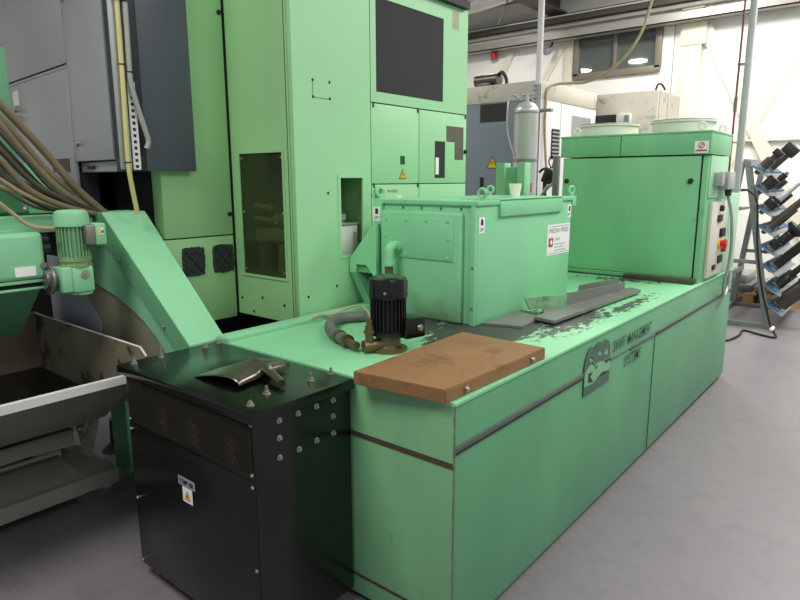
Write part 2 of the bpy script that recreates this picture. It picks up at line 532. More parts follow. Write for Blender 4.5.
struct(strip(3.75, 3.8, 4.9, 1.9, .10, 8.57, 8.585).build('trim_7', M['brace']))
struct(MB().box(8.592, 8.6, 1.98, 1.99, 0, 3.9).build('trim_8', M['grey']))
struct(MB().box(8.57, 8.6, 3.56, 3.72, 0, 3.9, .004).build('trim_9', M['brace']))

# ================================================================== overhead services
o = MB().box(-2, 8.6, 3.72, 4.02, 4.28, 4.31).box(-2, 8.6, 3.72, 4.02, 4.57, 4.6).box(-2, 8.6, 3.85, 3.89, 4.3, 4.58).build('roof_beam', M['beam'])
tag(o, 'brown steel roof beam running under the ceiling towards the back wall', 'beam')
o = MB().box(8.28, 8.30, -6, 8.7, 3.83, 3.95).box(8.28, 8.48, -6, 8.7, 3.83, 3.845).box(8.46, 8.48, -6, 8.7, 3.83, 3.95).build('cable_tray', M['tray'])
tag(o, 'lowest grey metal trunking rail along top of the white wall', 'cable tray')
o = MB().tube([(8.32, -6, 4.03), (8.32, 8.7, 4.03)], .035).build('overhead_pipe', M['tray'])
tag(o, 'pale round pipe running just above the lowest trunking rail', 'pipe')
o = MB().box(8.34, 8.55, -6, 8.7, 4.10, 4.19, .004).build('cable_ladder', M['traydk'])
t = tag(o, 'dark wide cable tray running above the pale overhead pipe', 'cable tray')
MB().box(8.325, 8.34, -6, 8.7, 4.185, 4.205).build('tray_lip', M['edge'], o)
o = MB().tube([(8.45, -6, 4.221), (8.45, 8.7, 4.221)], .030).build('overhead_pipe', M['traydk'])
tag(o, 'dark thin pipe lying on the wide cable tray above the window', 'pipe')
d = thing('ventilation_duct', 'silver foil covered ventilation duct under the ceiling beside the green machine', 'duct', (7.5, 5.4, 4.2))
MB().tube([(7.5, 8.5, 4.42), (7.5, 5.2, 4.42), (7.5, 4.55, 4.45), (7.6, 4.2, 4.52)], .17, 18).build('duct_body', M['silver'], d)
MB().tube([(7.5, 4.18, 4.4), (7.5, 4.36, 4.02)], .012).build('hanger_rod', M['traydk'], d)
a = thing('alarm_beacon', 'small red alarm beacon on the wall under the trunking rail', 'alarm', (8.55, 5.02, 3.8))
MB().lathe([(0, 0), (.05, 0), (.05, .04), (.04, .1), (0, .12)], (8.5, 5.0, 3.76), (-1, 0, 0), 16).build('beacon_lens', M['knobred'], a)
MB().box(8.5, 8.56, 4.97, 5.1, 3.7, 3.84, .005).build('bracket', M['grey'], a)
a = thing('wall_camera', 'small grey camera hanging from the trunking rail beside the window', 'camera', (8.4, 3.9, 3.74))
MB().tube([(8.4, 3.86, 3.84), (8.4, 3.87, 3.78), (8.36, 3.90, 3.73)], .015).build('arm', M['ink'], a)
MB().lathe([(0, -.06), (.05, -.05), (.06, 0), (.05, .06), (0, .07)], (8.36, 3.92, 3.69), (-.7, .3, -.3), 14).build('camera_body', M['grey'], a)

# ================================================================== swarf tank
L_, W_, H_ = 3.95, 1.28, .9146
tank = thing('swarf_tank', 'long green swarf tank with worn painted top standing on the floor', 'tank')
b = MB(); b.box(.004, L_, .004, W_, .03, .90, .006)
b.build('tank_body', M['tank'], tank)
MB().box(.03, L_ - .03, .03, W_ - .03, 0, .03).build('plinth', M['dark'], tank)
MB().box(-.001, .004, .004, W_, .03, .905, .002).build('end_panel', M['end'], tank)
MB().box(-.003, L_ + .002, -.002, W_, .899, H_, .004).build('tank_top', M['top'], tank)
MB().box(-.003, L_, 1.205, W_ + .01, H_ - .005, H_ + .022, .006).build('rear_rail', M['conv'], tank)
for q in ((.002, 1.02, .741, .760), (1.345, 1.62, .748, .753), (1.62, 2.03, .737, .754), (2.045, 3.948, .741, .754)):
    MB().box(q[0], q[1], -.004, .006, q[2], q[3], .002).build('side_seam', M['seamgrey'], tank)
for q in ((.002, 1.02, .735, .742), (2.045, 3.948, .736, .742), (2.034, 2.038, .04, .735)):
    MB().box(q[0], q[1], -.0045 if q[1] - q[0] > .1 else -.001, .006, q[2], q[3]).build('seam_shadow', M['ink'] if q[1] - q[0] > .1 else M['seamgreen'], tank)
M['seam'] = mat('rusty_seam', '#4d4034', .8, 0, .3, 20)
MB().box(-.003, .003, .006, W_, .684, .704).build('end_seam', M['seam'], tank)
MB().box(-.003, .003, .19, W_, .106, .118).build('end_seam', M['seam'], tank)
rr = random.Random(3)
pa, pb = [], []
zz = .905
while zz > .04:   # chipped paint along the front corner, one jagged strip
    w_ = rr.choice((.0006, .0008, .0010, .003, .0045))
    h = rr.uniform(.006, .035)
    pa += [(w_, zz), (w_ * .7, zz - h)]
    zz -= h
MB().prism([(-.0026, .905)] + pa + [(-.0026, zz)], 'x', -.0026, .002).build('corner_chips', mat('bare_edge', '#747a68', .6, .2, .3, 40), tank, smooth=False)
# emblem and lettering on the long side
out = [(1.029,.646),(1.026,.716),(1.024,.783),(1.038,.823),(1.057,.851),(1.074,.864),(1.097,.867),(1.118,.86),(1.133,.847),(1.151,.864),(1.185,.873),(1.209,.868),(1.229,.858),(1.249,.867),(1.278,.866),(1.305,.853),(1.324,.83),(1.335,.763),(1.328,.727),(1.327,.70),(1.336,.695),(1.331,.648)]
e = MB().prism(out, 'y', -.0035, .004).build('emblem', M['emb'], tank, smooth=False)
lite = [(1.031,.759),(1.09,.785),(1.125,.775),(1.194,.775),(1.244,.768),(1.334,.766),(1.328,.727),(1.322,.704),(1.245,.708),(1.189,.705),(1.135,.685),(1.031,.69)]
MB().prism(lite, 'y', -.0042, -.003).build('emblem_figure', M['emblight'], e, smooth=False)
b = MB()
for pts in ([(1.083,.825),(1.101,.821),(1.179,.754),(1.157,.747)], [(1.071,.748),(1.121,.741),(1.093,.727),(1.132,.693),(1.071,.702)], [(1.25,.767),(1.34,.764),(1.338,.747),(1.304,.755),(1.286,.745)], [(1.2,.704),(1.233,.715),(1.267,.711),(1.33,.699),(1.284,.695)]):
    MB().prism(pts, 'y', -.005, -.004).build('emblem_line', M['inkg'], e, smooth=False)
for pts in ([(1.07,.825),(1.108,.799),(1.078,.796)], [(1.175,.813),(1.192,.83),(1.21,.801)], [(1.245,.80),(1.279,.823),(1.293,.79)], [(1.09,.815),(1.10,.812),(1.168,.757),(1.16,.754)]):
    MB().prism(pts, 'y', -.0056, -.0035).build('emblem_mark', M['emblight'], e, smooth=False)
text_fit('lettering', 'SWARF', (1.375, -.0015, .776), (1, 0, 0), (0, 0, 1), .165, .062, M['inkg'], tank, bold=.012, spc=1.28)
text_fit('lettering', 'MANAGEMENT', (1.582, -.0015, .775), (1, 0, 0), (0, 0, 1), .362, .062, M['inkg'], tank, bold=.012, spc=1.28)
text_fit('lettering', 'SYSTEMS', (1.546, -.0015, .662), (1, 0, 0), (0, 0, 1), .24, .06, M['inkg'], tank, bold=.012, spc=1.28)

# rusty cover plate
b = MB().prism([(-.028, .018), (.638, .004), (.652, .409), (-.066, .387)], 'z', H_, .962)
bmesh.ops.bevel(b.bm, geom=list(b.bm.edges), offset=.003, segments=2, affect='EDGES')
r = b.build('cover_plate', M['rust'])
r = tag(r, 'flat rusty brown steel cover plate lying on the near corner of the tank', 'plate')
for x in (.083, .528):
    y = .016 - (x + .03) * .021
    b = MB(); b.cyl((x, y, .940), (x, y - .006, .940), .011, seg=16); b.cyl((x, y - .006, .940), (x, y - .013, .940), .007, .006, seg=12)
    b.build('bolt', M['zinc'], r)

# ================================================================== coolant pump
pc = (.352, .58)
pump = thing('coolant_pump', 'black finned vertical electric coolant pump on the tank top', 'pump', (*pc, H_))
P0 = (*pc, 0)
MB().lathe([(0, .9146), (.080, .9146), (.080, .926), (.06, .932), (.052, .94), (.052, .985), (.06, .99), (0, .99)], P0).build('pump_head', M['brass'], pump)
MB().lathe([(0, .985), (.073, .985), (.073, 1.0), (.062, 1.004), (.062, 1.15), (0, 1.15)], P0).build('motor_core', M['blackmat'], pump)
b = MB()
for i in range(28):
    a = 2 * PI * i / 28
    m4 = Matrix.Translation(V(P0)) @ Matrix.Rotation(a, 4, 'Z')
    b.box(.058, .075, -.0022, .0022, 1.0, 1.15, 0, m4)
b.build('cooling_fins', M['blackmat'], pump, smooth=False)
MB().lathe([(.079, 1.142), (.082, 1.146), (.082, 1.205), (.076, 1.222), (.055, 1.230), (0, 1.232)], P0).build('fan_cowl', M['black'], pump)
for a in (-2.6, -1.1, .4, 1.9): MB().bolt((pc[0] + .081 * math.cos(a), pc[1] + .081 * math.sin(a), 1.17), (math.cos(a), math.sin(a), 0), .005, .006).build('cowl_screw', M['zinc'], pump)
tb = MB().box(-.050, .050, -.06, .035, .995, 1.080, .008, Matrix.Translation(V((.408, .522, -.020))) @ Matrix.Rotation(-.25, 4, 'Z')).build('terminal_box', M['black'], pump)
MB().cyl((.412, .466, 1.018), (.415, .452, 1.018), .014, seg=14).build('gland', M['steel'], tb)
b = MB().tube([(.315, .585, .945), (.24, .62, .945)], .026, 12).tube([(.262, .606, .95), (.262, .606, 1.03)], .018, 12)
b.cyl((.262, .606, 1.03), (.262, .606, 1.055), .013, seg=8).cyl((.262, .606, 1.0), (.262, .606, 1.012), .024, seg=6)
b.build('outlet_tee', M['brass'], pump)

hs = thing('suction_hose', 'thick grey rubber hose looping on the tank top beside the black pump', 'hose', (.4, .9, H_))
MB().tube([(.232, .65, .945), (.255, .72, .945), (.30, .80, .943)], .017, 12).build('hose_barb', M['brass'], hs)
MB().tube([(.27, .75, .945), (.325, .88, .944), (.42, 1.0, .944), (.54, 1.07, .944), (.64, 1.04, .944), (.72, .96, .944), (.80, .86, .944)], .026, 14).build('hose_body', M['rubber'], hs)
MB().cyl((.258, .725, .945), (.268, .745, .945), .03, seg=16).build('hose_clamp', M['brass'], hs)
MB().cyl((.29, .80, .945), (.30, .82, .945), .031, seg=16).build('hose_clamp', M['brass'], hs)
o = MB().tube([(.49, 1.19, .94), (.55, 1.20, .945), (.62, 1.17, .945), (.70, 1.10, .98), (.66, .98, .978), (.50, .78, .93)], .006, 8).build('thin_cable', M['hose3'])
tag(o, 'thin brown cable trailing across the back of the tank top to the hose', 'cable')

# ================================================================== filter housing
fh = thing('filter_housing', 'large box-shaped green filter housing with lifting eyes on the tank top', 'filter unit', (1.45, .82, H_))
MB().box(.945, 1.98, .525, 1.112, H_, 1.500, .006).build('housing_body', M['box'], fh)
MB().box(.93, 1.99, .515, 1.125, 1.495, 1.518, .004).build('lid', M['box'], fh)
MB().box(.930, .948, .528, .556, H_, 1.495, .003).build('corner_flange', M['box'], fh)
MB().box(.912, .946, .600, 1.112, H_ + .002, 1.462, .014, None, 3).build('front_panel', M['boxfront'], fh)
hp = MB().box(.904, .913, .640, 1.088, 1.225, 1.432, .002).build('hatch_plate', M['box'], fh)
bolts('hatch_bolt', [(.904, y, z) for y in (.67, .80, .93, 1.06) for z in (1.24, 1.418)] + [(.904, .67, 1.33), (.904, 1.07, 1.33)], (-1, 0, 0), .007, .007, M['box'], hp)
bolts('edge_bolt', [(.945, y, 1.478) for y in (.62, .74, .86, .98)] + [(.931, .542, z) for z in (1.2, 1.0)], (-1, 0, 0), .006, .006, M['steel'], fh)
MB().box(1.13, 1.83, .508, .527, 1.437, 1.512, .003).build('lid_flap', M['box'], fh)
MB().box(1.13, 1.83, .508, .75, 1.518, 1.523, .002).build('lid_flap', M['box'], fh)
# pipe elbow out of the hatch and down behind the pump
pe = MB().tube([(.90, .985, 1.275), (.872, .985, 1.285), (.842, .985, 1.275), (.835, .985, 1.24), (.835, .985, 1.20)], .025, 14).build('pipe_elbow', M['box'], fh)
MB().cyl((.835, .985, 1.185), (.835, .985, 1.205), .031, seg=16).build('elbow_collar', M['box'], pe)
MB().cyl((.905, .985, 1.277), (.885, .985, 1.28), .032, seg=16).build('elbow_collar', M['box'], pe)
MB().cyl((.835, .985, H_), (.835, .985, 1.19), .022, seg=16).build('pipe_nipple', M['brass'], fh)
def eye(x, y, z, ax, parent, m=M['box']):
    b = MB().torus((x, y, z + .034), ax, .021, .0075, 22, 8)
    b.cyl((x, y, z), (x, y, z + .012), .011, seg=12)
    return b.build('lifting_eye', m, parent)
eye(.985, .53, 1.52, (1, 0, .0), fh); eye(2.01, .54, 1.52, (.3, 1, 0), fh); eye(.95, 1.14, 1.52, (.5, 1, 0), fh); eye(1.95, 1.07, 1.52, (1, .3, 0), fh)
MB().box(.925, .965, 1.113, 1.172, 1.36, 1.52, .003).build('eye_bracket', M['box'], fh)
MB().box(1.985, 2.04, .52, .56, 1.46, 1.52, .003).build('eye_bracket', M['box'], fh)
def lift_sticker(p, ud):
    s = plate_on(fh, 'sticker', M['paper'], p, ud, (0, 0, 1), .05, .075)
    p, ud = V(p), V(ud); nd = ud.cross(V((0, 0, 1)))
    plate_on(s, 'sticker_print', M['ink'], p + ud * .015 + V((0, 0, .038)) + nd * .001, ud, (0, 0, 1), .02, .028)
    text_fit('sticker_text', 'LIFT', p + ud * .006 + V((0, 0, .010)) + nd * .002, ud, (0, 0, 1), .038, .015, M['ink'], s)
lift_sticker((.955, .525, 1.365), (1, 0, 0)); lift_sticker((1.93, .525, 1.395), (1, 0, 0)); lift_sticker((.9235, 1.168, 1.402), (0, -1, 0))
n = plate_on(fh, 'notice_sign', M['paper'], (1.678, .525, 1.187), (1, 0, 0), (0, 0, 1), .295, .175)
X, Z = (1, 0, 0), (0, 0, 1)
text_fit('sign_heading', 'MEDIA', (1.70, .523, 1.315), X, Z, .13, .026, M['grey'], n)
text_fit('sign_heading', 'FREE', (1.85, .523, 1.315), X, Z, .10, .026, M['grey'], n)
plate_on(n, 'sign_emblem', M['red'], (1.698, .523, 1.237), X, Z, .05, .05)
MB().prism([(1.723, 1.280), (1.738, 1.262), (1.723, 1.244), (1.708, 1.262)], 'y', .5195, .522).build('sign_diamond', M['paper'], n, smooth=False)
text_fit('sign_text', 'ECONO', (1.765, .523, 1.268), X, Z, .075, .016, M['grey'], n)
for k, (w_, z_) in enumerate(((.14, 1.245), (.12, 1.228), (.15, 1.21))):
    plate_on(n, 'sign_rule', M['grey'], (1.77, .5235, z_), X, Z, w_, .004, .001)
plate_on(n, 'sign_rule', M['grey'], (1.69, .5235, 1.196), X, Z, .27, .003, .001)
plate_on(n, 'sign_rule', M['grey'], (1.69, .5235, 1.350), X, Z, .27, .003, .001)
# sloping outlet chute on the far side
MB().prism([(1.118, 1.395), (1.135, 1.39), (1.314, 1.19), (1.312, 1.118), (1.268, 1.118), (1.262, 1.165), (1.19, 1.165), (1.118, 1.09)], 'x', .885, .905).build('chute_hood', M['box'], fh, smooth=False)
MB().hexa([(.886, 1.312, 1.118), (.886, 1.262, 1.118), (.935, 1.195, H_ + .023), (.935, 1.25, H_ + .023)], [(1.3, 1.312, 1.118), (1.3, 1.262, 1.118), (1.3, 1.195, H_ + .023), (1.3, 1.25, H_ + .023)]).build('chute_leg', M['convdark'], fh, smooth=False)  # leg, body and throat in darker green, their shade held in the colour
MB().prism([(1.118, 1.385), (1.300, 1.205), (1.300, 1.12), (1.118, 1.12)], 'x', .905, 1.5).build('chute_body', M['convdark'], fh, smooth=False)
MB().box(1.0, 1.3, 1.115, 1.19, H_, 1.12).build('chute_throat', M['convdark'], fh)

c = thing('paper_cup', 'small cream drinking cup on top of the green filter housing', 'cup', (1.50, .64, 1.523))
MB().lathe([(0, .002), (.024, .0), (.025, .004), (.034, .068), (.036, .070), (.035, .072), (.0325, .069), (.0235, .008), (0, .008)], (1.50, .64, 1.523), seg=28).build('cup_body', M['cup'], c)

# loose steel pieces on the tank
o = MB().hexa([(.985, .505, H_ + .001), (1.04, .322, H_ + .001), (1.29, .350, H_ + .001), (1.345, .505, H_ + .001)], [(.985, .505, H_ + .012), (1.04, .322, H_ + .012), (1.29, .350, H_ + .012), (1.345, .505, H_ + .012)]).build('steel_strip', M['plate'])
tag(o, 'flat grey steel strip lying on the tank at the foot of the filter housing', 'metal plate')
g = thing('steel_angle', 'long grey steel angle with paint stained upright lying on the tank top', 'metal angle', (1.8, .3, H_))
MB().prism([(1.18, .225), (2.30, .185), (2.36, .26), (2.30, .30), (1.44, .42), (1.31, .345), (1.20, .345)], 'z', H_ + .013, H_ + .028).build('base_flange', M['plate'], g, smooth=False)
b = MB().hexa([(1.33, .435, H_ + .028), (1.56, .335, H_ + .028), (1.56, .335, 1.005), (1.30, .450, 1.01)], [(1.335, .445, H_ + .028), (1.565, .345, H_ + .028), (1.565, .345, 1.005), (1.305, .460, 1.01)])
b.build('upright', mat('overspray_plate', '#84b887', .5, .1, .1, 3, '#73776f', 5, .95, .52), g, smooth=False)
MB().hexa([(1.56, .335, H_ + .028), (2.27, .275, H_ + .028), (2.27, .275, .985), (1.56, .335, 1.01)], [(1.56, .345, H_ + .028), (2.27, .285, H_ + .028), (2.27, .285, .985), (1.56, .345, 1.01)]).build('upright', M['plate'], g, smooth=False)
b = MB().hexa([(1.98, .45, H_ + .001), (2.40, .36, H_ + .001), (2.40, .36, .985), (2.0, .45, .985)], [(1.98, .46, H_ + .001), (2.40, .37, H_ + .001), (2.40, .37, .985), (2.0, .46, .985)])
o = b.build('steel_offcut', M['plate'], smooth=False)
tag(o, 'short upright grey offcut plate standing behind the long steel angle', 'metal plate')

# ================================================================== cooler cabinet
cc = thing('cooler_cabinet', 'tall green cooler cabinet with two fan rings on the far end of the tank', 'cabinet', (3.2, .52, H_))
MB().box(2.93, 3.46, .012, 1.03, H_, 1.77, .005).build('cabinet_body', M['cool'], cc)
MB().box(2.905, 3.475, .0, 1.042, 1.776, 1.918, .004).build('top_cover', M['cool'], cc)
MB().box(2.90, 3.48, -.004, 1.046, 1.914, 1.928, .004).build('cover_lip', M['cool'], cc)
MB().box(2.9035, 2.906, .588, .592, 1.778, 1.915).build('cover_seam', M['inkg'], cc)
dr = MB().box(2.908, 2.932, .055, 1.018, .955, 1.765, .004).build('door', M['cool'], cc)
for y in (.985, .108):
    b = MB().cyl((2.908, y, 1.603), (2.899, y, 1.603), .018, seg=18); b.build('lock', M['ink'], dr)
MB().box(2.926, 2.931, .046, .054, .94, 1.772).build('door_gap', M['dark'], cc)
MB().box(2.9, 2.931, .06, 1.02, .925, .952, .003).build('door_sill', M['convdark'], cc)
MB().box(2.86, 2.93, .025, .50, H_, .950, .004).build('floor_angle', mat('dirty_angle', '#4c4a3c', .6, .3, .3, 8, '#2b2a22', 12, .6, .55), cc)
MB().box(2.965, 3.455, .004, .014, 1.49, 1.770, .002).build('side_panel', M['coollight'], cc)
s = plate_on(cc, 'prohibition_sign', M['paper'], (2.9045, .100, 1.785), (0, -1, 0), Z, .085, .075)
b = MB().torus((2.901, .058, 1.833), (1, 0, 0), .017, .0028, 24, 6).tube([(2.901, .046, 1.845), (2.901, .070, 1.821)], .0026, 6)
b.build('sign_symbol', M['red'], s)
plate_on(s, 'sign_text', M['red'], (2.9025, .094, 1.795), (0, -1, 0), Z, .072, .010, .001)
for (yc, nm) in ((.79, 'fan_ring'), (.26, 'fan_ring')):
    rg = MB().lathe([(.205, 1.928), (.205, 2.0), (.217, 2.0), (.217, 2.012), (.192, 2.012), (.192, 1.935), (0, 1.935)], (3.19, yc, 0), seg=40).build('fan_ring', M['cream'], cc)
    MB().torus((3.19, yc, 2.013), (0, 0, 1), .2045, .007, 44, 8).build('ring_rim', M['plate'], rg)
    b = MB()
    for i in range(7):
        rr_ = .03 + i * .026
        b.torus((3.19, yc, 2.006), (0, 0, 1), rr_, .0025, 28, 5)
    for i in range(4):
        a = i * PI / 4
        b.tube([(3.19 + .2 * math.cos(a), yc + .2 * math.sin(a), 2.009), (3.19 - .2 * math.cos(a), yc - .2 * math.sin(a), 2.009)], .003, 5)
    b.build('fan_guard', M['ink'], rg)
    b = MB()
    for i in range(6):
        m4 = Matrix.Translation(V((3.19, yc, 1.965))) @ Matrix.Rotation(i * PI / 3, 4, 'Z') @ Matrix.Rotation(.5, 4, 'X')
        b.box(.03, .18, -.04, .04, -.003, .003, 0, m4)
    b.cyl((3.19, yc, 1.936), (3.19, yc, 1.99), .045, seg=18)
    b.build('fan_blades', M['blackmat'], rg)
for p in ((2.93, .93), (2.95, .075), (3.30, .03), (3.42, .98)): eye(p[0], p[1], 1.926, (1, .5, 0), cc, M['cream'])
# connector block, drooping cable, control panel on the narrow side
cp = MB().box(3.045, 3.45, -.012, .012, .94, 1.46, .004).build('control_panel', mat('panel_cream', '#d5d3c6', .5, 0, .05, 8), cc)
for q in ((3.20, 3.32, -.022, 1.32, 1.37), (3.30, 3.42, -.028, 1.21, 1.27), (3.30, 3.42, -.022, 1.02, 1.075), (3.16, 3.24, -.022, .985, 1.02)):
    MB().box(q[0], q[1], q[2], -.011, q[3], q[4], .003).build('switch', M['ink'], cp)
b = MB().cyl((3.315, -.011, 1.165), (3.315, -.022, 1.165), .042, seg=24); b.build('stop_plate', M['warn'], cp)
b = MB().lathe([(.022, 0), (.022, .02), (.032, .024), (.032, .036), (.026, .042), (0, .044)], (3.315, -.022, 1.165), (0, -1, 0), 24); b.build('stop_button', M['knobred'], cp)
b = MB().lathe([(.026, 0), (.026, .02), (.02, .03), (0, .032)], (3.41, -.011, 1.12), (0, -1, 0), 20); b.build('push_button', M['knobred'], cp)
b = MB().lathe([(.022, 0), (.022, .02), (.016, .026), (0, .028)], (3.26, -.011, 1.415), (0, -1, 0), 20); b.build('push_button', M['ink'], cp)
cn = MB().box(3.06, 3.13, -.05, .01, 1.57, 1.66, .006).box(3.20, 3.40, -.06, .01, 1.545, 1.665, .006).box(3.10, 3.22, -.04, .01, 1.585, 1.635, .004).build('connector_block', M['greycond'], cc)
MB().cyl((3.36, -.03, 1.545), (3.365, -.03, 1.50), .026, .02, seg=16).build('cable_gland', M['dkgreen'], cn)
MB().tube([(3.365, -.03, 1.50), (3.44, -.05, 1.35), (3.48, -.06, 1.15), (3.48, -.055, .98), (3.47, -.04, .86), (3.52, -.03, .765), (3.64, -.02, .745), (3.73, -.012, .80), (3.68, -.022, .90), (3.60, -.03, .95)], .011, 10).build('control_cable', M['greycond'], cn)
eb = thing('end_cabinet', 'low pale green end box with oval plate beyond the tall cooler cabinet', 'cabinet', (3.7, .4, H_))
MB().box(3.485, 3.94, .003, .95, H_, 1.508, .006).build('cabinet_body', M['coollight'], eb)
b = MB().lathe([(0, 0), (1, 0), (1, .004), (.96, .005), (0, .005)], (0, 0, 0), (0, -1, 0), 36)
for v in b.bm.verts: v.co = V((v.co.x * .10 + 3.70, v.co.y + .004, v.co.z * .14 + 1.32))
b.build('oval_cover', M['coollight'], eb)

# ================================================================== black resistor cabinet
bk = thing('resistor_cabinet', 'black steel cabinet with louvred top on castors against the tank end', 'cabinet', (-.23, .865, 0))
MB().box(-.449, -.012, .455, 1.255, .055, .876, .004).build('cabinet_body', M['black'], bk)
MB().box(-.466, -.006, .438, 1.289, .872, .9086, .005).build('lid', M['black'], bk)
MB().box(-.453, -.447, .458, 1.25, .06, .672, .002).build('front_panel', M['black'], bk)
gr = MB().box(-.4495, -.447, .465, 1.245, .685, .862).build('grille', M['grille'], bk)
b = MB()
nsl = 22
for i in range(nsl):
    z = .69 + i * (.168 / (nsl - 1)); b.box(-.4545, -.4490, .465, 1.245, z - .0014, z + .0014)
b.build('grille_wires', mat('grille_wire', '#38342f', .4, .3, .2, 30), gr, smooth=False)
for y in (.585, .80, 1.0):
    b = MB()
    for k in range(9):
        z = .70 + k * .0105; b.tube([(-.4515, y + .035, z), (-.4525, y, z + .012), (-.4515, y - .035, z)], .0022, 5, 4)
    b.build('coil', M['coil'], gr)
bolts('panel_screw', [(-.452, y, z) for y in (.468, 1.238) for z in (.694, .652, .355, .075)] + [(-.452, .462, .865)], (-1, 0, 0), .006, .006, M['zinc'], bk)
for (x, z) in ((-.346,.85),(-.265,.85),(-.182,.85),(-.101,.85),(-.103,.79),(-.348,.79),(-.35,.722),(-.266,.722),(-.185,.726),(-.103,.726)):
    MB().bolt((x, .456, z), (0, -1, 0), .0085, .011).build('bolt', M['zinc'], bk)
for (x, y, h) in ((-.416,1.245,.022),(-.30,1.245,.045),(-.10,1.235,.022),(-.415,.51,.018),(-.313,.555,.03),(-.121,.545,.03),(-.02,.545,.025),(-.02,1.25,.012)):
    b = MB(); b.cyl((x, y, .908), (x, y, .912), .014, seg=16); b.cyl((x, y, .912), (x, y, .920), .010, seg=6); b.cyl((x, y, .920), (x, y, .908 + h), .0055, seg=10)
    b.build('stud', M['zinc'], bk)
pl = plate_on(bk, 'name_plate', M['grey'], (-.4525, .914, .523), (0, -1, 0), Z, .107, .034)
text_fit('plate_text', 'COMP AIR', (-.4545, .905, .531), (0, -1, 0), Z, .09, .019, M['ink'], pl, bold=.02)
sg = plate_on(bk, 'hazard_label', M['paper'], (-.4525, .889, .462), (0, -1, 0), Z, .062, .058)
triangle_sign(sg, (-.4535, .858, .490), (0, -1, 0), Z, .042)
for (x, y) in ((-.40, .52), (-.40, 1.19), (-.06, .52), (-.06, 1.19)):
    cs = MB().cyl((x, y - .013, .027), (x, y + .013, .027), .027, seg=20).build('castor', M['rubber'], bk)
    MB().prism([(y - .018, .02), (y - .015, .02), (y - .015, .051), (y + .015, .051), (y + .015, .02), (y + .018, .02), (y + .018, .056), (y - .018, .056)], 'x', x - .02, x + .02).build('castor_fork', M['zinc'], cs, smooth=False)

# shovel blade on the lid (turned over, socket towards the aisle)
sh = thing('shovel_head', 'worn steel shovel blade without handle lying on the black cabinet lid', 'shovel', (-.21, .78, .909))
b = MB()
nu, nv = 16, 14
grid = []
for i in range(nu + 1):
    row = []
    u = i / nu
    for j in range(nv + 1):
        v = j / nv
        # u across the blade (-1..1), v from the tread (0) to the cutting edge (1)
        x = -.345 + .267 * u - .02 * v * (1 - u)
        s_ = 2 * u - 1
        y = .660 + .262 * v * (1 - .07 * s_ * s_) + .035 * u * (1 - v) + .01 * u
        z = .912 + .012 * (1 - v) + .033 * math.sin(PI * v ** .62) ** .9 * (1 - .30 * s_ * s_ - .25 * max(0, s_) ** 3)
        z += .016 * math.exp(-((s_) / .16) ** 2) * max(0, 1 - 1.4 * v)
        row.append(b.bm.verts.new((x, y, z)))
    grid.append(row)
for i in range(nu):
    for j in range(nv): b.bm.faces.new((grid[i][j], grid[i+1][j], grid[i+1][j+1], grid[i][j+1]))
bl = b.build('blade', M['polish'], sh, angle=60)
sm = bl.modifiers.new('thick', 'SOLIDIFY'); sm.thickness = .003; sm.offset = -1
MB().tube([(-.198, .76, .958), (-.210, .690, .950), (-.228, .62, .940), (-.247, .555, .928)], .0155, 14).build('socket', M['polish'], sh)
MB().cyl((-.220, .648, .955), (-.218, .652, .966), .007, seg=10).build('rivet', M['zinc'], sh)

# ================================================================== green machining centre
MY, MX = 1.32, .52
mc = thing('machining_centre', 'huge pale green machining centre enclosure standing behind the tank', 'machine', (1.28, 2.1, 0))
FY = MY + .006
MB().box(1.065, 2.03, FY, 2.9, .30, 2.68).build('machine_body', M['machside'], mc, smooth=False)
MB().box(.53, 1.06, 1.80, 2.9, .88, 2.68).build('machine_body', M['machside'], mc, smooth=False)
MB().box(.53, 1.06, FY, 1.80, 2.64, 2.68).build('roof_panel', M['machside'], mc, smooth=False)
MB().box(.535, 1.06, FY, 1.80, .88, 1.08).build('floor_pan', M['machside'], mc, smooth=False)
def niche(name, pts):
    b = MB()
    vs = [b.bm.verts.new(V(p)) for p in pts]
    for fc in ((0, 1, 5, 4), (1, 2, 6, 5), (2, 3, 7, 6), (3, 0, 4, 7), (4, 5, 6, 7)): b.bm.faces.new([vs[i] for i in fc])
    return b.build(name, M['machside'], mc, smooth=False)
niche('guard_niche', [(.53, 1.405, 1.10), (.53, 1.772, 1.10), (.53, 1.772, 1.77), (.53, 1.405, 1.77), (.79, 1.405, 1.10), (.79, 1.772, 1.10), (.79, 1.772, 1.77), (.79, 1.405, 1.77)])
niche('front_niche', [(.825, FY, 1.195), (1.04, FY, 1.195), (1.04, FY, 1.64), (.825, FY, 1.64), (.825, 1.78, 1.195), (1.04, 1.78, 1.195), (1.04, 1.78, 1.64), (.825, 1.78, 1.64)])
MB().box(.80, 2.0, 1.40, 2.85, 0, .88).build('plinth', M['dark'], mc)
# front skin
fp = holed('y', MY, FY, (MX, 1.077, .88, 2.684), (.83, 1.003, 1.215, 1.628)).build('front_panel', M['mach'], mc, smooth=False)
holed('y', MY - .005, MY, (.812, 1.022, 1.198, 1.648), (.83, 1.003, 1.215, 1.628)).build('opening_frame', M['mach'], fp, smooth=False)
MB().prism([(.6485, 2.108), (.6485, 2.022), (.77, 2.022), (.77, 2.0245), (.651, 2.0245), (.651, 2.108)], 'y', MY - .001, MY).build('hatch_line', M['inkg'], fp, smooth=False)
bolts('panel_screw', [(p[0], MY, p[1]) for p in ((.652, 2.106), (.768, 2.106), (.652, 2.026), (.768, 2.026), (.74, 1.55), (.58, 1.02), (.79, 1.05))], (0, -1, 0), .006, .004, M['inkg'], fp)
for q in ((1.077, 1.082, .88, 2.68), (1.516, 1.521, .88, 2.03), (1.08, 2.03, 2.035, 2.040), (1.08, 2.03, 1.590, 1.595)):
    MB().box(q[0], q[1], MY + .003, FY + .001, q[2], q[3]).build('panel_gap', M['inkg'], mc)
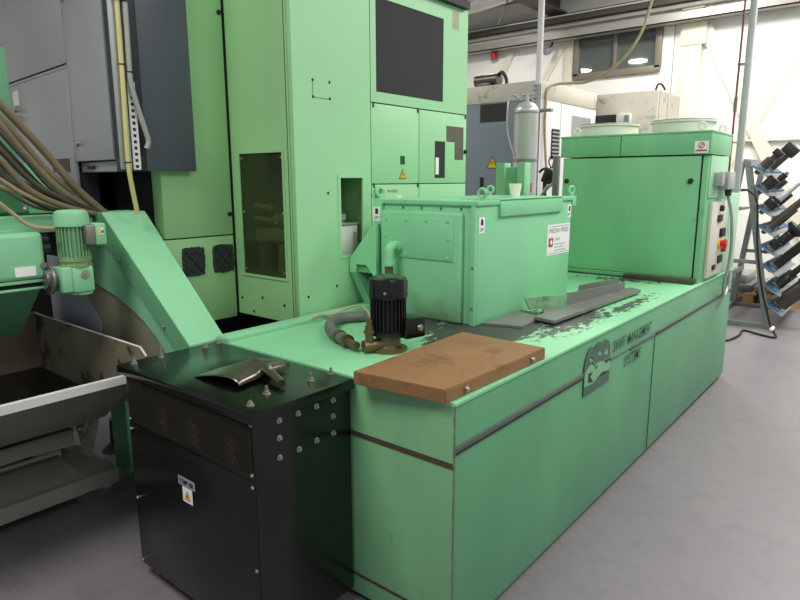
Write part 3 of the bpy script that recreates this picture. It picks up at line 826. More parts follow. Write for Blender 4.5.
up = holed('y', MY, FY, (1.083, 2.036, 2.041, 2.684), (1.128, 1.765, 2.098, 2.59)).build('upper_panel', M['mach'], mc, smooth=False)
MB().box(1.125, 1.768, MY + .004, FY + .004, 2.095, 2.60).build('filter_screen', M['screen'], up)
MB().box(1.86, 1.93, MY - .001, MY, 2.55, 2.66, .0).build('sticker_residue', mat('old_glue', '#b9b7a0', .8, 0, .2, 40), up)
d1 = MB().box(1.083, 1.516, MY, FY, 1.596, 2.034, .002).build('door', M['mach'], mc)
d2 = MB().box(1.521, 2.036, MY, FY, 1.596, 2.034, .002).build('door', M['mach'], mc)
l1 = MB().box(1.083, 1.516, MY, FY, .88, 1.590, .002).build('lower_panel', M['mach'], mc)
l2 = MB().box(1.521, 2.036, MY, FY, .88, 1.590, .002).build('lower_panel', M['mach'], mc)
MB().box(1.337, 1.378, MY - .002, MY, 1.707, 1.755).build('indicator_plate', M['dkgreen'], d1)
triangle_sign(d1, (1.359, MY - .001, 1.650), X, Z, .066)
k = MB().box(1.682, 1.790, MY - .002, MY, 1.628, 1.856).build('data_plate', M['screen'], d2)
MB().box(1.687, 1.722, MY - .003, MY - .002, 1.65, 1.755).build('data_sticker', M['paper'], k)
MB().prism([(1.806, 1.956), (1.806, 1.858), (1.902, 1.858), (1.902, 1.746), (2.0, 1.746), (2.0, 1.956)], 'y', MY - .002, MY).build('data_plate', mat('bronze_plate', '#6b665b', .5, .3, .2, 40), d2)
for p in ((1.10, 2.02), (1.505, 2.02), (1.10, 1.58), (1.505, 1.58), (2.02, 2.02)): MB().box(p[0] - .006, p[0] + .006, MY - .005, MY, p[1] - .008, p[1] + .018, .002).build('hinge', M['inkg'], mc)
MB().cyl((2.02, MY, 1.80), (2.02, MY - .014, 1.80), .013, seg=14).build('door_lock', M['ink'], d2)
text_fit('panel_text', 'FUSES', (1.22, MY - .001, 1.545), X, Z, .09, .016, M['redpipe'], l1)
b = MB().torus((1.13, MY - .012, 1.548), (0, 1, 0), .026, .008, 20, 8); b.build('lifting_eye', M['box'], l1)
MB().box(1.30, 1.35, MY - .002, MY, 1.51, 1.525).build('white_tag', M['paper'], l1)
# top box and chamfer
tbx = MB().box(1.50, 1.985, 1.27, 1.9, 2.73, 2.95, .006).build('top_unit', M['mach'], mc)
MB().box(1.48, 2.0, 1.28, 1.9, 2.685, 2.73).build('unit_base', M['ink'], tbx)
# side skin with glazed guard
sp = holed('x', MX, .53, (1.375, 1.835, .88, 2.684), (1.408, 1.768, 1.108, 1.762)).build('side_panel', M['machside'], mc, smooth=False)
MB().box(MX - .002, .53, FY + .001, 1.35, .88, 2.684, .002).build('corner_trim', M['machside'], mc)
MB().box(MX - .001, .53, 1.354, 1.368, .88, 2.684, .002).build('corner_trim', M['machside'], mc)
holed('x', MX - .006, MX, (1.400, 1.776, 1.10, 1.77), (1.414, 1.762, 1.114, 1.755)).build('guard_frame', M['machside'], sp, smooth=False)
MB().box(MX + .002, MX + .006, 1.408, 1.768, 1.108, 1.762).build('guard_pane', M['pane'], sp)
bolts('panel_screw', [(MX - .001, p[0], p[1]) for p in ((1.425, 1.73), (1.745, 1.73), (1.425, 1.45), (1.745, 1.45), (1.425, 1.14), (1.745, 1.14))], (-1, 0, 0), .006, .005, M['zinc'], sp)
bolts('panel_screw', [(MX - .001, p[0], p[1]) for p in ((1.80, .97), (1.62, .99), (1.44, .97), (1.70, .905))], (-1, 0, 0), .006, .005, M['inkg'], sp)
# rear door and fan panel, set back beside the side skin
rd = MB().box(.10, .508, 1.84, 1.93, 1.325, 2.684, .003).build('rear_door', M['machside'], mc)
for z in (1.435, 2.47): MB().cyl((.490, 1.84, z), (.490, 1.83, z), .012, seg=14).build('lock', M['ink'], rd)
MB().box(.509, .519, 1.842, 1.92, .88, 2.684).build('door_gap', M['dark'], mc)
fpn = MB().box(.05, .508, 1.84, 1.93, .86, 1.318, .003).build('fan_panel', M['machside'], mc)
for x in (.25, .434):
    fb = MB()
    rr = random.Random(int(x * 100))
    pts = []
    for i in range(40):
        a = 2 * PI * i / 40
        rad = .078 / max(abs(math.cos(a)), abs(math.sin(a))) ** .75 * rr.uniform(.95, 1.03)
        pts.append((x + rad * .86 * math.cos(a), 1.197 + rad * math.sin(a)))
    fb.prism(pts, 'y', 1.832, 1.842)
    fo = fb.build('fan_filter', M['fan'], fpn, smooth=False)
    b = MB().tube([(x - .05, 1.830, 1.137), (x + .05, 1.830, 1.257)], .004, 6).tube([(x + .05, 1.830, 1.137), (x - .05, 1.830, 1.257)], .004, 6)
    b.torus((x, 1.830, 1.197), (0, 1, 0), .052, .003, 24, 6)
    b.build('fan_guard', M['screen'], fo)
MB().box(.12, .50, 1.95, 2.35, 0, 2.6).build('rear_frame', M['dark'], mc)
MB().box(-2.2, .515, 3.3, 3.6, 0, 1.42).build('base_frame', M['dark'], mc)  # dark backdrop, added to black out the gap behind the conveyor
MB().box(.17, .515, 2.80, 3.0, 1.0, 2.2).build('base_frame', M['dark'], mc)  # second added backdrop, blacks out the gap below the dark cabinet
# parts inside niches
vm = thing('valve_manifold', 'pipes and pressure gauges behind the tinted guard glass', 'manifold', (.66, 1.59, 1.09))
M['dimsteel'] = mat('guarded_steel', '#e6e4d6', .5, .1, .25, 12)
MB().box(.58, .68, 1.45, 1.74, 1.29, 1.36, .006).build('manifold_block', M['dimsteel'], vm)
MB().box(.57, .65, 1.47, 1.54, 1.105, 1.28, .006).build('valve_body', M['dimsteel'], vm)
MB().box(.57, .66, 1.60, 1.70, 1.105, 1.27, .01).build('valve_body', M['redpipe'], vm)
for y in (1.46, 1.55, 1.66, 1.73): MB().tube([(.62, y, 1.105), (.62, y, 1.30), (.66, y + .01, 1.50)], .010, 8).build('pipe', M['brass'], vm)
MB().tube([(.6, 1.44, 1.40), (.6, 1.75, 1.41)], .012, 8).build('pipe', M['dimsteel'], vm)
MB().tube([(.6, 1.6, 1.47), (.6, 1.75, 1.48)], .016, 8).build('pipe', M['dimsteel'], vm)
for y in (1.475, 1.545):
    gg = MB().cyl((.60, y, 1.415), (.57, y, 1.415), .028, seg=20).build('gauge', M['paper'], vm)
rs = thing('lubricant_reservoir', 'small grey reservoir with round cap inside the machine front opening', 'reservoir', (.90, 1.47, 1.195))
MB().box(.865, 1.005, 1.36, 1.54, 1.196, 1.372, .008).build('tank_body', M['white'], rs)
MB().box(.855, 1.015, 1.35, 1.55, 1.372, 1.382, .003).build('reservoir_lid', M['greycond'], rs)
MB().lathe([(0, 0), (.028, 0), (.028, .014), (.04, .016), (.04, .046), (.034, .05), (0, .05)], (.915, 1.42, 1.382), seg=24).build('filler_cap', M['greycond'], rs)
MB().box(.965, .992, 1.353, 1.36, 1.22, 1.33, .003).build('sight_glass', M['greycond'], rs)
MB().tube([(.872, 1.40, 1.53), (.872, 1.40, 1.44), (.88, 1.41, 1.38)], .010, 8).cyl((.872, 1.40, 1.47), (.872, 1.40, 1.50), .014, seg=12).build('filler_valve', M['paper'], rs)

# ================================================================== dark electrical cabinet
ca = math.radians(-4)
ec = thing('electrical_cabinet', 'dark slate grey electrical cabinet hanging beside the green machine', 'cabinet', (-.10, 1.80, 1.66), ca)
E0 = world_of(ec)
def ebox(u0, u1, t0, t1, z0, z1, bev=0): return MB().box(t0, t1, u0, u1, z0 - 1.66, z1 - 1.66, bev, E0)
ebox(.02, 1.9, .012, .11, 1.715, 3.0).build('cabinet_body', M['slatee'], ec)
ebox(.0, .09, .0, .11, 1.66, 3.0, .003).build('corner_post', M['slatee'], ec)
MB().box(-.095, .275, 1.795, 1.806, 1.662, 3.0, .003).build('front_plate', M['slate2'], ec)
ebox(.02, .58, .02, .10, 1.66, 1.712, .003).build('bottom_rail', M['slate'], ec)
d_ = ebox(.100, .577, -.006, .012, 1.716, 3.0, .003).build('door', M['slate'], ec)
b = MB(); p = E0 @ V((-.006, .525, .145)); q = E0 @ V((-.018, .525, .145)); b.cyl(p, q, .014, seg=16); b.build('lock', M['zinc'], d_)
ebox(.583, 1.9, -.006, .012, 2.210, 3.0, .003).build('upper_door', M['slate'], ec)
ebox(.59, 1.9, .002, .012, 2.190, 2.204).build('slot_strip', M['slate'], ec)
d_ = ebox(.590, 1.52, -.006, .012, 1.45, 2.185, .003).build('door', M['slate'], ec)
ebox(.60, 1.55, .012, .11, 1.44, 1.715).build('lower_body', M['slatee'], ec)
ebox(.667, .923, -.009, -.006, 1.664, 1.735).build('name_plate', mat('dark_label', '#4a443f', .5, .2, .2, 30), d_)
ebox(1.395, 1.49, -.009, -.006, 2.065, 2.150).build('label', M['cream'], d_)
for u, z in ((1.47, 2.045), (1.435, 1.99)): MB().cyl(E0 @ V((-.006, u, z - 1.66)), E0 @ V((-.02, u, z - 1.66)), .016, seg=14).build('lock', M['zinc'], d_)
ebox(1.527, 1.9, -.006, .012, 1.45, 2.185, .003).build('side_door', M['slate'], ec)
b = MB(); b.cyl(E0 @ V((-.006, .54, .85)), E0 @ V((-.016, .54, .85)), .014, seg=14); b.build('screw', M['zinc'], ec)
ebox(.40, .48, .010, .02, 1.675, 1.692).build('vent_slot', M['ink'], ec)

cd = thing('yellow_conduit', 'yellowed plastic conduit strapped upright on the corner of the dark cabinet', 'conduit', (-.08, 1.76, 1.47))
MB().tube([(-.088, 1.765, 3.0), (-.090, 1.765, 2.4), (-.093, 1.765, 2.1), (-.100, 1.765, 1.75), (-.098, 1.766, 1.66), (-.085, 1.775, 1.58), (-.062, 1.79, 1.462)], .011, 12).build('conduit_tube', M['yellow'], cd)
for z in (2.40, 2.13, 1.70): MB().torus((-.0905 if z > 2 else -.1005, 1.765, z), (0, 0, 1), .0125, .003, 16, 6).build('cable_tie', M['ink'], cd)
cd = thing('grey_conduit', 'grey conduit with flattened bent lower end beside the yellowed conduit', 'conduit', (-.05, 1.76, 1.76))
MB().tube([(-.054, 1.76, 3.0), (-.056, 1.76, 2.4), (-.060, 1.76, 2.12), (-.058, 1.76, 2.05), (-.035, 1.76, 1.95), (-.010, 1.76, 1.86), (.006, 1.762, 1.80), (-.005, 1.765, 1.765)], .012, 12).build('conduit_tube', M['greycond'], cd)
for z in (2.40, 2.10): MB().torus((-.057, 1.76, z), (0, 0, 1), .0135, .003, 16, 6).build('cable_tie', M['ink'], cd)
o = ladder(((-.068, 1.776, 1.668), (1, 0, 0), (0, 0, 1), (0, 1, 0), .392), .036, 14, .5, .004).build('slotted_rail', M['white'], smooth=False)
tag(o, 'short white slotted mounting rail behind the conduits on the dark cabinet', 'rail')
o = MB().box(-.125, -.070, 1.782, 1.793, 1.668, 3.0, .003).build('support_channel', M['galv']); tag(o, 'narrow grey vertical channel behind the yellowed conduit', 'rail')

# ================================================================== chip conveyor with cable duct
cv = thing('chip_conveyor', 'green chip conveyor with sloping cable duct, drive head and support leg', 'conveyor', (-.1, 2.0, 0))
b = MB()
prof = [(1.91, 1.468), (1.292, .915), (1.292, .78), (1.32, .80), (2.08, 1.468)]
lo = [b.bm.verts.new((-.175 + .035 * min(1, (1.91 - y) / .6) if y < 1.91 else -.175, y, z)) for (y, z) in prof]
hi = [b.bm.verts.new((.04, y, z)) for (y, z) in prof]
b.bm.faces.new(lo); b.bm.faces.new(hi[::-1])
for i in range(5): b.bm.faces.new((lo[i], hi[i], hi[(i + 1) % 5], lo[(i + 1) % 5]))
b.build('cable_duct', M['conv'], cv, smooth=False)
MB().hexa([(-.1765, 1.912, 1.466), (-.1415, 1.296, .912), (-.1415, 1.325, .803), (-.1765, 2.078, 1.462)], [(-.174, 1.912, 1.466), (-.139, 1.296, .912), (-.139, 1.325, .803), (-.174, 2.078, 1.462)]).build('duct_side_shade', M['convdark'], cv, smooth=False)  # thin sheet in darker green, paints shade onto the duct's left side
bolts('duct_screw', [(-.169, 1.79, 1.255), (-.152, 1.47, .975)], (-1, 0, 0), .006, .010, M['zinc'], cv)
MB().prism([(2.075, 1.46), (2.55, 1.46), (2.55, 1.13), (2.30, 1.12), (2.14, 1.10), (1.95, 1.062), (1.80, 1.015), (1.68, .965), (1.58, .905), (1.47, .81), (1.40, .73), (1.31, .73), (1.31, .79)], 'x', -.132, -.12).build('side_plate', M['conv'], cv, smooth=False)
MB().prism([(1.36, .50), (2.15, .50), (2.15, .90), (2.50, 1.20), (2.0, 1.20), (1.42, .80)], 'x', -.118, -.110).build('inner_sheet', M['olive'], cv, smooth=False)
MB().prism([(2.152, .50), (2.75, .50), (2.75, 1.20), (2.505, 1.20), (2.152, .90)], 'x', -.119, -.110).build('inner_sheet', M['bluegrey'], cv, smooth=False)
MB().box(-.02, .045, 2.18, 2.36, 0, 1.0, .004).build('leg', M['convdark'], cv)
MB().box(-.035, .055, 2.17, 2.32, 0, .012).build('foot_plate', M['convdark'], cv)
MB().box(-1.6, -.18, 1.99, 2.20, 1.385, 1.462, .008).build('cross_beam', M['conv'], cv)
MB().box(-1.6, -.30, 2.14, 2.5, 1.462, 1.478, .003).build('beam_cover', M['conv'], cv)
hd = MB().box(-1.5, -.485, 1.80, 2.05, 1.205, 1.405, .022, None, 4).build('drive_head', M['conv'], cv)
MB().box(-1.5, -.46, 1.81, 2.05, 1.19, 1.203, .002).build('head_lip', M['conv'], hd)
MB().box(-1.5, -.50, 1.812, 2.04, 1.16, 1.170, .002).build('head_lip', M['conv'], hd)
MB().box(-1.5, -.49, 1.83, 2.03, 1.165, 1.20).build('head_gap', M['dark'], hd)
np_ = MB().box(-.61, -.53, 1.797, 1.80, 1.222, 1.262).build('name_plate', M['paper'], hd)
MB().cyl((-.497, 1.80, 1.262), (-.497, 1.793, 1.262), .013, seg=16).build('bolt', M['steel'], hd)
MB().prism([(1.84, 1.165), (1.86, 1.165), (2.16, .93), (2.16, .90)], 'x', -1.5, -.50).build('head_skirt', M['convdark'], cv, smooth=False)
MB().box(-1.6, -.447, 2.085, 2.13, 1.478, 2.19, .004).build('mast_plate', M['convdark'], cv)
MB().hexa([(-.42, 2.09, 1.47), (-.22, 2.09, 1.47), (-.26, 2.09, 1.60), (-.42, 2.09, 1.70)], [(-.42, 2.105, 1.47), (-.22, 2.105, 1.47), (-.26, 2.105, 1.60), (-.42, 2.105, 1.70)]).build('gusset_plate', M['conv'], cv, smooth=False)
# gear motor on the drive shaft
gx, gy = -.372, 1.78
gm = MB().lathe([(0, 1.425), (.054, 1.425), (.054, 1.29), (0, 1.29)], (gx, gy, 0)).build('gear_motor', M['conv'], cv)
b = MB()
for i in range(26):
    m4 = Matrix.Translation(V((gx, gy, 0))) @ Matrix.Rotation(2 * PI * i / 26, 4, 'Z')
    b.box(.045, .066, -.0022, .0022, 1.29, 1.425, 0, m4)
b.build('cooling_fins', mat('dirty_fin_green', '#7cab80', .5, 0, .2, 20, '#4e5a44', 20, .7, .55), gm, smooth=False)
MB().lathe([(.067, 1.422), (.071, 1.424), (.071, 1.465), (.066, 1.484), (.052, 1.493), (0, 1.496)], (gx, gy, 0)).build('fan_cowl', M['conv'], gm)
MB().lathe([(0, 1.292), (.066, 1.292), (.066, 1.272), (.062, 1.268), (.062, 1.258), (.066, 1.256), (.066, 1.246), (0, 1.246)], (gx, gy, 0)).build('motor_flange', mat('oily_green', '#7f9c6a', .45, 0, .25, 14, '#4d5438', 18, .6, .55), gm)
gb = MB().box(gx - .042, gx + .05, gy - .06, gy + .05, 1.135, 1.25, .010).box(gx - .085, gx - .04, gy - .055, gy + .045, 1.14, 1.25, .008).box(gx + .03, gx + .06, gy + .02, gy + .07, 1.20, 1.29, .004).build('gearbox', M['conv'], gm)
MB().cyl((gx + .01, gy - .06, 1.215), (gx + .01, gy - .068, 1.215), .018, seg=20).cyl((gx + .01, gy - .068, 1.215), (gx + .01, gy - .074, 1.215), .008, seg=6).build('filler_plug', M['zinc'], gb)
MB().lathe([(0, 0), (.05, 0), (.05, -.012), (.03, -.02), (0, -.02)], (gx + .01, gy, 1.135), seg=24).build('lower_cap', M['conv'], gb)
MB().cyl((-.50, gy + .03, 1.20), (gx - .08, gy + .03, 1.20), .045, seg=20).cyl((-.485, gy + .03, 1.20), (-.475, gy + .03, 1.20), .07, seg=20).build('drive_shaft', M['steel'], gm)
jb = MB().box(gx + .018, gx + .055, gy - .095, gy - .02, 1.345, 1.43, .003).build('junction_box', M['steel'], gm)
MB().box(gx + .055, gx + .105, gy - .095, gy - .012, 1.34, 1.435, .008).build('junction_lid', M['conv'], jb)
st = MB().box(gx + .068, gx + .092, gy - .0965, gy - .095, 1.385, 1.415).build('sticker', M['paper'], jb)
MB().box(gx + .069, gx + .078, gy - .0975, gy - .0965, 1.387, 1.413).build('sticker_print', M['warn'], st)
MB().box(gx + .081, gx + .091, gy - .0975, gy - .0965, 1.392, 1.405).build('sticker_print', M['blue'], st)
MB().cyl((-.485, 1.84, 1.33), (-.455, 1.84, 1.33), .03, seg=16).build('bearing_block', M['ink'], cv)
MB().cyl((-.485, 1.83, 1.37), (-.46, 1.83, 1.37), .02, seg=16).build('bearing_block', M['ink'], cv)

# hoses falling into the top of the duct
HG = 'oily hoses running into the cable duct'
hoses = [
 ('h1', M['hose'], .017, [(-.80, 1.77, 2.12), (-.627, 1.80, 1.96), (-.508, 1.85, 1.845), (-.402, 1.90, 1.741), (-.268, 1.95, 1.589), (-.11, 2.0, 1.455)], 'thick brown hose uppermost in the bundle falling into the duct'),
 ('h2', M['hose'], .017, [(-.80, 1.77, 2.04), (-.636, 1.80, 1.884), (-.496, 1.867, 1.725), (-.343, 1.933, 1.577), (-.15, 2.0, 1.455)], 'thick brown hose second from the top of the bundle'),
 ('h7', M['hose2'], .009, [(-.80, 1.79, 1.92), (-.644, 1.82, 1.815), (-.517, 1.885, 1.69), (-.385, 1.945, 1.567), (-.15, 2.02, 1.455)], 'thin dark hose under the two thick brown hoses'),
 ('h3', M['hose2'], .012, [(-.80, 1.77, 1.90), (-.647, 1.80, 1.784), (-.487, 1.867, 1.621), (-.326, 1.933, 1.531), (-.155, 2.02, 1.455)], 'dark hose in the middle of the bundle beside the grey cabinet door'),
 ('h6', M['hose2'], .015, [(-.80, 1.76, 1.80), (-.657, 1.79, 1.70), (-.566, 1.85, 1.60), (-.414, 1.92, 1.51), (-.16, 2.0, 1.457)], 'thick dark grey hose low in the bundle'),
 ('h4', M['hose'], .013, [(-.80, 1.75, 1.85), (-.653, 1.78, 1.74), (-.511, 1.85, 1.59), (-.35, 1.92, 1.51), (-.165, 1.98, 1.458)], 'brown hose arching lowest over the gear motor cowl'),
 ('h5', M['hose3'], .008, [(-.80, 1.77, 1.66), (-.667, 1.80, 1.615), (-.444, 1.90, 1.535), (-.17, 1.99, 1.458)], 'thin tan hose flattest at the bottom of the bundle'),
 ('h8', M['hose2'], .007, [(-.80, 1.77, 1.58), (-.64, 1.80, 1.59), (-.45, 1.91, 1.50), (-.20, 2.04, 1.475)], 'thin black cable under the tan hose'),
 ('h9', M['hose3'], .011, [(-.80, 1.80, 1.75), (-.65, 1.83, 1.665), (-.50, 1.90, 1.565), (-.34, 1.96, 1.51), (-.14, 2.04, 1.46)], 'tan hose among the dark hoses of the bundle'),
 ('h11', M['hose'], .014, [(-.80, 1.79, 2.075), (-.632, 1.82, 1.915), (-.505, 1.87, 1.785), (-.38, 1.93, 1.65), (-.13, 2.02, 1.455)], 'brown hose squeezed between the two thickest brown hoses'),
 ('h12', M['hose3'], .009, [(-.80, 1.76, 1.72), (-.66, 1.79, 1.648), (-.53, 1.85, 1.568), (-.38, 1.92, 1.508), (-.15, 1.98, 1.458)], 'thin tan hose lying over the low dark grey hose'),
 ('h13', M['hose2'], .011, [(-.80, 1.82, 1.83), (-.645, 1.85, 1.725), (-.50, 1.91, 1.61), (-.35, 1.96, 1.54), (-.12, 2.03, 1.456)], 'dark hose deepest at the back of the bundle'),
 ('h10', M['hose2'], .010, [(-.80, 1.74, 1.97), (-.64, 1.785, 1.845), (-.50, 1.845, 1.70), (-.37, 1.92, 1.575), (-.13, 1.99, 1.456)], 'dark hose pressed against the second brown hose'),
]
for (nm, m, r_, pts, lab) in hoses:
    o = MB().tube(pts, r_, 10).build('hydraulic_hose', m); tag(o, lab, 'hose', HG)
o = MB().tube([(-.80, 1.77, 1.66), (-.672, 1.80, 1.563), (-.60, 1.82, 1.50), (-.53, 1.82, 1.435), (-.46, 1.80, 1.418), (-.385, 1.78, 1.418)], .009, 8).build('motor_cable', M['hose3'])
tag(o, 'sagging tan cable looping down to the green gear motor', 'cable')

# ================================================================== chip bin
bn = thing('chip_bin', 'oily grey tipping chip bin on a wheeled base under the conveyor head', 'bin', (-.7, 2.0, 0))
xr = -.25
MB().prism([(1.455, .86), (1.50, .893), (2.64, .893), (2.64, .55), (2.05, .55), (1.57, .73)], 'x', xr - .006, xr).build('side_wall', M['mud'], bn, smooth=False)
MB().box(-1.8, xr, 2.634, 2.645, .55, .905).build('back_wall', mat('brown_oily_steel', '#7d7060', .5, .1, .3, 3), bn)
MB().prism([(2.64, .59), (2.02, .585), (1.53, .765), (1.53, .750), (2.02, .57), (2.64, .575)], 'x', -1.8, xr - .006).build('bin_floor', M['mudin'], bn, smooth=False)
MB().prism([(1.515, .780), (1.54, .780), (1.54, .757), (1.515, .745)], 'x', -1.8, xr - .012).build('front_lip', M['edge'], bn, smooth=False)
MB().prism([(1.52, .75), (1.535, .75), (1.90, .48), (1.89, .48)], 'x', -1.8, xr - .012).build('front_apron', M['base'], bn, smooth=False)
MB().tube([(xr - .003, 1.455, .863), (xr - .003, 1.50, .897), (xr - .003, 2.64, .897)], .005, 8, 1).build('rim', M['edge'], bn)
MB().prism([(1.86, .56), (2.20, .56), (2.10, .24), (2.02, .24)], 'x', -.30, -.285).build('rocker_plate', M['base'], bn, smooth=False)
MB().cyl((-.35, 2.0, .41), (-.27, 2.0, .41), .015, seg=14).build('pivot_pin', M['zinc'], bn)
MB().tube([(-.32, 1.93, .50), (-.32, 1.96, .45), (-.32, 2.0, .38)], .010, 8).build('latch', M['zinc'], bn)
MB().prism([(1.935, .10), (1.955, .10), (1.955, .15), (2.42, .15), (2.42, .165), (1.935, .175)], 'x', -1.8, -.20).build('base_frame', M['base'], bn)
MB().hexa([(-1.8, 1.96, .172), (-.36, 1.96, .172), (-.36, 2.26, .205), (-1.8, 2.26, .205)], [(-1.8, 1.96, .166), (-.36, 1.96, .166), (-.36, 2.26, .199), (-1.8, 2.26, .199)]).build('base_plate', M['base'], bn, smooth=False)
MB().box(-1.8, -.34, 2.265, 2.29, .165, .222, .003).build('fork_rail', M['edge'], bn)
MB().box(-1.8, -.36, 2.03, 2.08, .335, .410, .003).build('lift_bar', M['base'], bn)
MB().box(-1.8, -.46, 2.085, 2.12, .385, .40).build('lift_bar', M['edge'], bn)
for (x, y) in ((-.32, 2.06), (-.42, 2.55), (-1.3, 2.06), (-1.3, 2.55)):
    wh = MB().lathe([(0, -.022), (.05, -.022), (.062, -.015), (.062, .015), (.05, .022), (0, .022)], (x, y, .062), (.3, 1, 0), 24).build('wheel', M['rubber'], bn)
    MB().prism([(y - .035, .05), (y - .028, .05), (y - .028, .135), (y + .028, .135), (y + .028, .05), (y + .035, .05), (y + .035, .149), (y - .035, .149)], 'x', x - .03, x + .03).build('wheel_fork', M['ink'], wh, smooth=False)
o = MB().lathe([(0, 0), (.07, 0), (.075, .02), (.07, .16), (0, .16)], (.16, 2.62, .0), seg=20).build('floor_can', M['ink']); tag(o, 'black round can on the floor behind the green conveyor leg', 'can')

# ================================================================== background machines
gmch = thing('grey_machine', 'large blue grey machine tool with white top band behind the pale green machine', 'machine', (5.8, 3.2, 0))
MB().box(5.01, 6.55, 2.31, 4.5, 0, 2.62).build('machine_body', M['greym'], gmch)
MB().box(5.0, 6.56, 2.29, 4.5, 2.50, 2.70, .006).build('top_band', M['offwhite'], gmch)
sd = MB().box(5.005, 6.56, 2.295, 2.31, .05, 2.50, .004).build('side_panel', M['whitem'], gmch)
for q in ((5.525, 5.53, .4, 2.50), (5.53, 6.55, 2.495, 2.50), (5.825, 5.83, .4, 2.45)): MB().box(q[0], q[1], 2.292, 2.296, q[2], q[3]).build('panel_seam', M['grey'], sd)
MB().box(5.85, 6.4, 2.290, 2.295, 1.9, 2.38).build('vent_mesh', M['greycond'], sd)
b = MB().box(5.30, 5.50, 2.287, 2.296, 1.85, 2.19)
vt = b.build('side_vent', M['ink'], sd)
b = MB()
for i in range(7): b.box(5.31, 5.49, 2.282, 2.288, 1.88 + i * .044, 1.90 + i * .044)
b.build('louvre_slats', M['grey'], vt)
MB().box(5.005, 5.012, 2.715, 3.085, 2.285, 2.488).build('front_vent', M['screen'], gmch)
triangle_sign(gmch, (5.009, 2.905, 1.81), (0, -1, 0), Z, .15)
MB().box(5.004, 5.012, 3.02, 3.07, 1.5, 1.64).build('handle_slot', M['ink'], gmch)
mo = thing('roof_motor', 'dark small motor lying on top of the grey machine', 'motor', (5.3, 3.15, 2.7))
MB().cyl((5.25, 3.30, 2.80), (5.25, 2.98, 2.80), .075, seg=20).box(5.16, 5.34, 3.05, 3.25, 2.70, 2.76, .005).build('motor_body', M['tool'], mo)
MB().tube([(5.25, 3.0, 2.83), (5.22, 2.93, 2.87), (5.22, 2.87, 2.80), (5.22, 2.86, 2.705)], .022, 10).build('elbow_pipe', M['tool2'], mo)
pv = thing('pressure_vessel', 'upright silver cylindrical pressure vessel with domed lid before the grey machine', 'vessel', (4.60, 2.25, 0))
MB().lathe([(0, .25), (.125, .27), (.128, .30), (.128, 2.32), (.13, 2.325), (.13, 2.335), (.12, 2.36), (.09, 2.40), (.05, 2.42), (0, 2.425)], (4.60, 2.25, 0), seg=36).build('vessel_shell', mat('brushed_steel', '#d0d2d0', .38, .35, .1, 4), pv)
MB().lathe([(.127, 1.80), (.135, 1.80), (.135, 1.83), (.127, 1.83)], (4.60, 2.25, 0), seg=36).build('vessel_band', M['steel'], pv)
MB().lathe([(.127, 2.30), (.134, 2.30), (.134, 2.315), (.127, 2.315)], (4.60, 2.25, 0), seg=36).build('vessel_band', M['steel'], pv)
MB().tube([(4.60, 2.31, 2.44), (4.56, 2.40, 2.50), (4.50, 2.42, 2.40), (4.48, 2.40, 2.1), (4.48, 2.28, 1.78)], .010, 8).cyl((4.60, 2.25, 2.42), (4.60, 2.25, 2.50), .02, seg=12).tube([(4.62, 2.32, 2.50), (4.62, 2.17, 2.50)], .012, 8).build('drain_tube', M['galv'], pv)
MB().cyl((4.60, 2.25, 0), (4.60, 2.25, .26), .10, seg=24).box(4.46, 4.74, 2.10, 2.40, 0, .02).build('vessel_foot', M['steel'], pv)
MB().box(4.44, 4.50, 2.10, 2.17, 1.48, 1.58, .006).build('valve_block', M['redpipe'], pv)
gp = thing('guard_post', 'green folded channel guard rising behind the filter housing beside the cup', 'guard', (3.3, 1.67, 0))
MB().box(3.29, 3.36, 1.54, 1.80, 0, 1.72, .004).build('web', M['conv'], gp)
MB().box(3.26, 3.37, 1.725, 1.81, 0, 1.757, .006).build('flange', M['conv'], gp)
MB().box(3.26, 3.37, 1.53, 1.60, 0, 1.757, .006).build('flange', M['conv'], gp)
po = thing('service_pole', 'white vertical service pole reaching the ceiling before the grey machine', 'pole', (4.8, 2.21, 0))
MB().tube([(4.8, 2.225, 2.35), (4.8, 2.225, 4.6)], .033, 16).build('pole_tube', M['whitem'], po)
ladder(((4.755, 2.175, 0), (0, 1, 0), (0, 0, 1), (1, 0, 0), 2.62), .10, 60, .5, .012).build('slotted_channel', M['galv'], po, smooth=False)
MB().box(4.768, 4.772, 2.178, 2.272, 0, 2.61).build('channel_back', M['grey'], po)
MB().box(4.77, 4.84, 2.06, 2.26, 2.33, 2.36, .004).build('clamp', M['steel'], po)
wb = thing('white_enclosure', 'stained cream white enclosure box behind the green cooler cabinet', 'cabinet', (7.1, 1.9, 0))
MB().box(6.66, 7.55, 1.55, 2.36, 0, 2.70, .006).build('enclosure_body', M['offwhite'], wb)
MB().box(6.70, 7.55, 1.54, 1.552, .1, 2.69).build('side_sheet', M['offwhite'], wb)
MB().box(7.02, 7.03, 1.537, 1.541, .1, 2.69).build('sheet_seam', M['grey'], wb)
MB().tube([(6.70, 1.60, 2.70), (6.70, 1.57, 2.77), (6.72, 1.53, 2.76), (6.75, 1.50, 2.70)], .012, 8).build('lifting_loop', M['ink'], wb)
ac = thing('louvre_unit', 'black louvred vent unit with white end on the cream enclosure', 'vent', (6.62, 2.12, 2.28))
MB().box(6.58, 6.665, 2.03, 2.33, 2.29, 2.43, .004).build('louvre', M['ink'], ac)
b = MB()
for i in range(5): b.box(6.572, 6.582, 2.04, 2.32, 2.30 + i * .026, 2.308 + i * .026)
b.build('louvre_slats', M['tool2'], ac)
MB().box(6.58, 6.665, 1.855, 2.03, 2.29, 2.43, .004).build('end_case', M['whitem'], ac)
MB().box(6.576, 6.58, 1.86, 1.93, 2.31, 2.41).build('poster', M['greycond'], ac)
MB().box(6.574, 6.577, 1.895, 1.90, 2.30, 2.42).build('case_gap', M['ink'], ac)
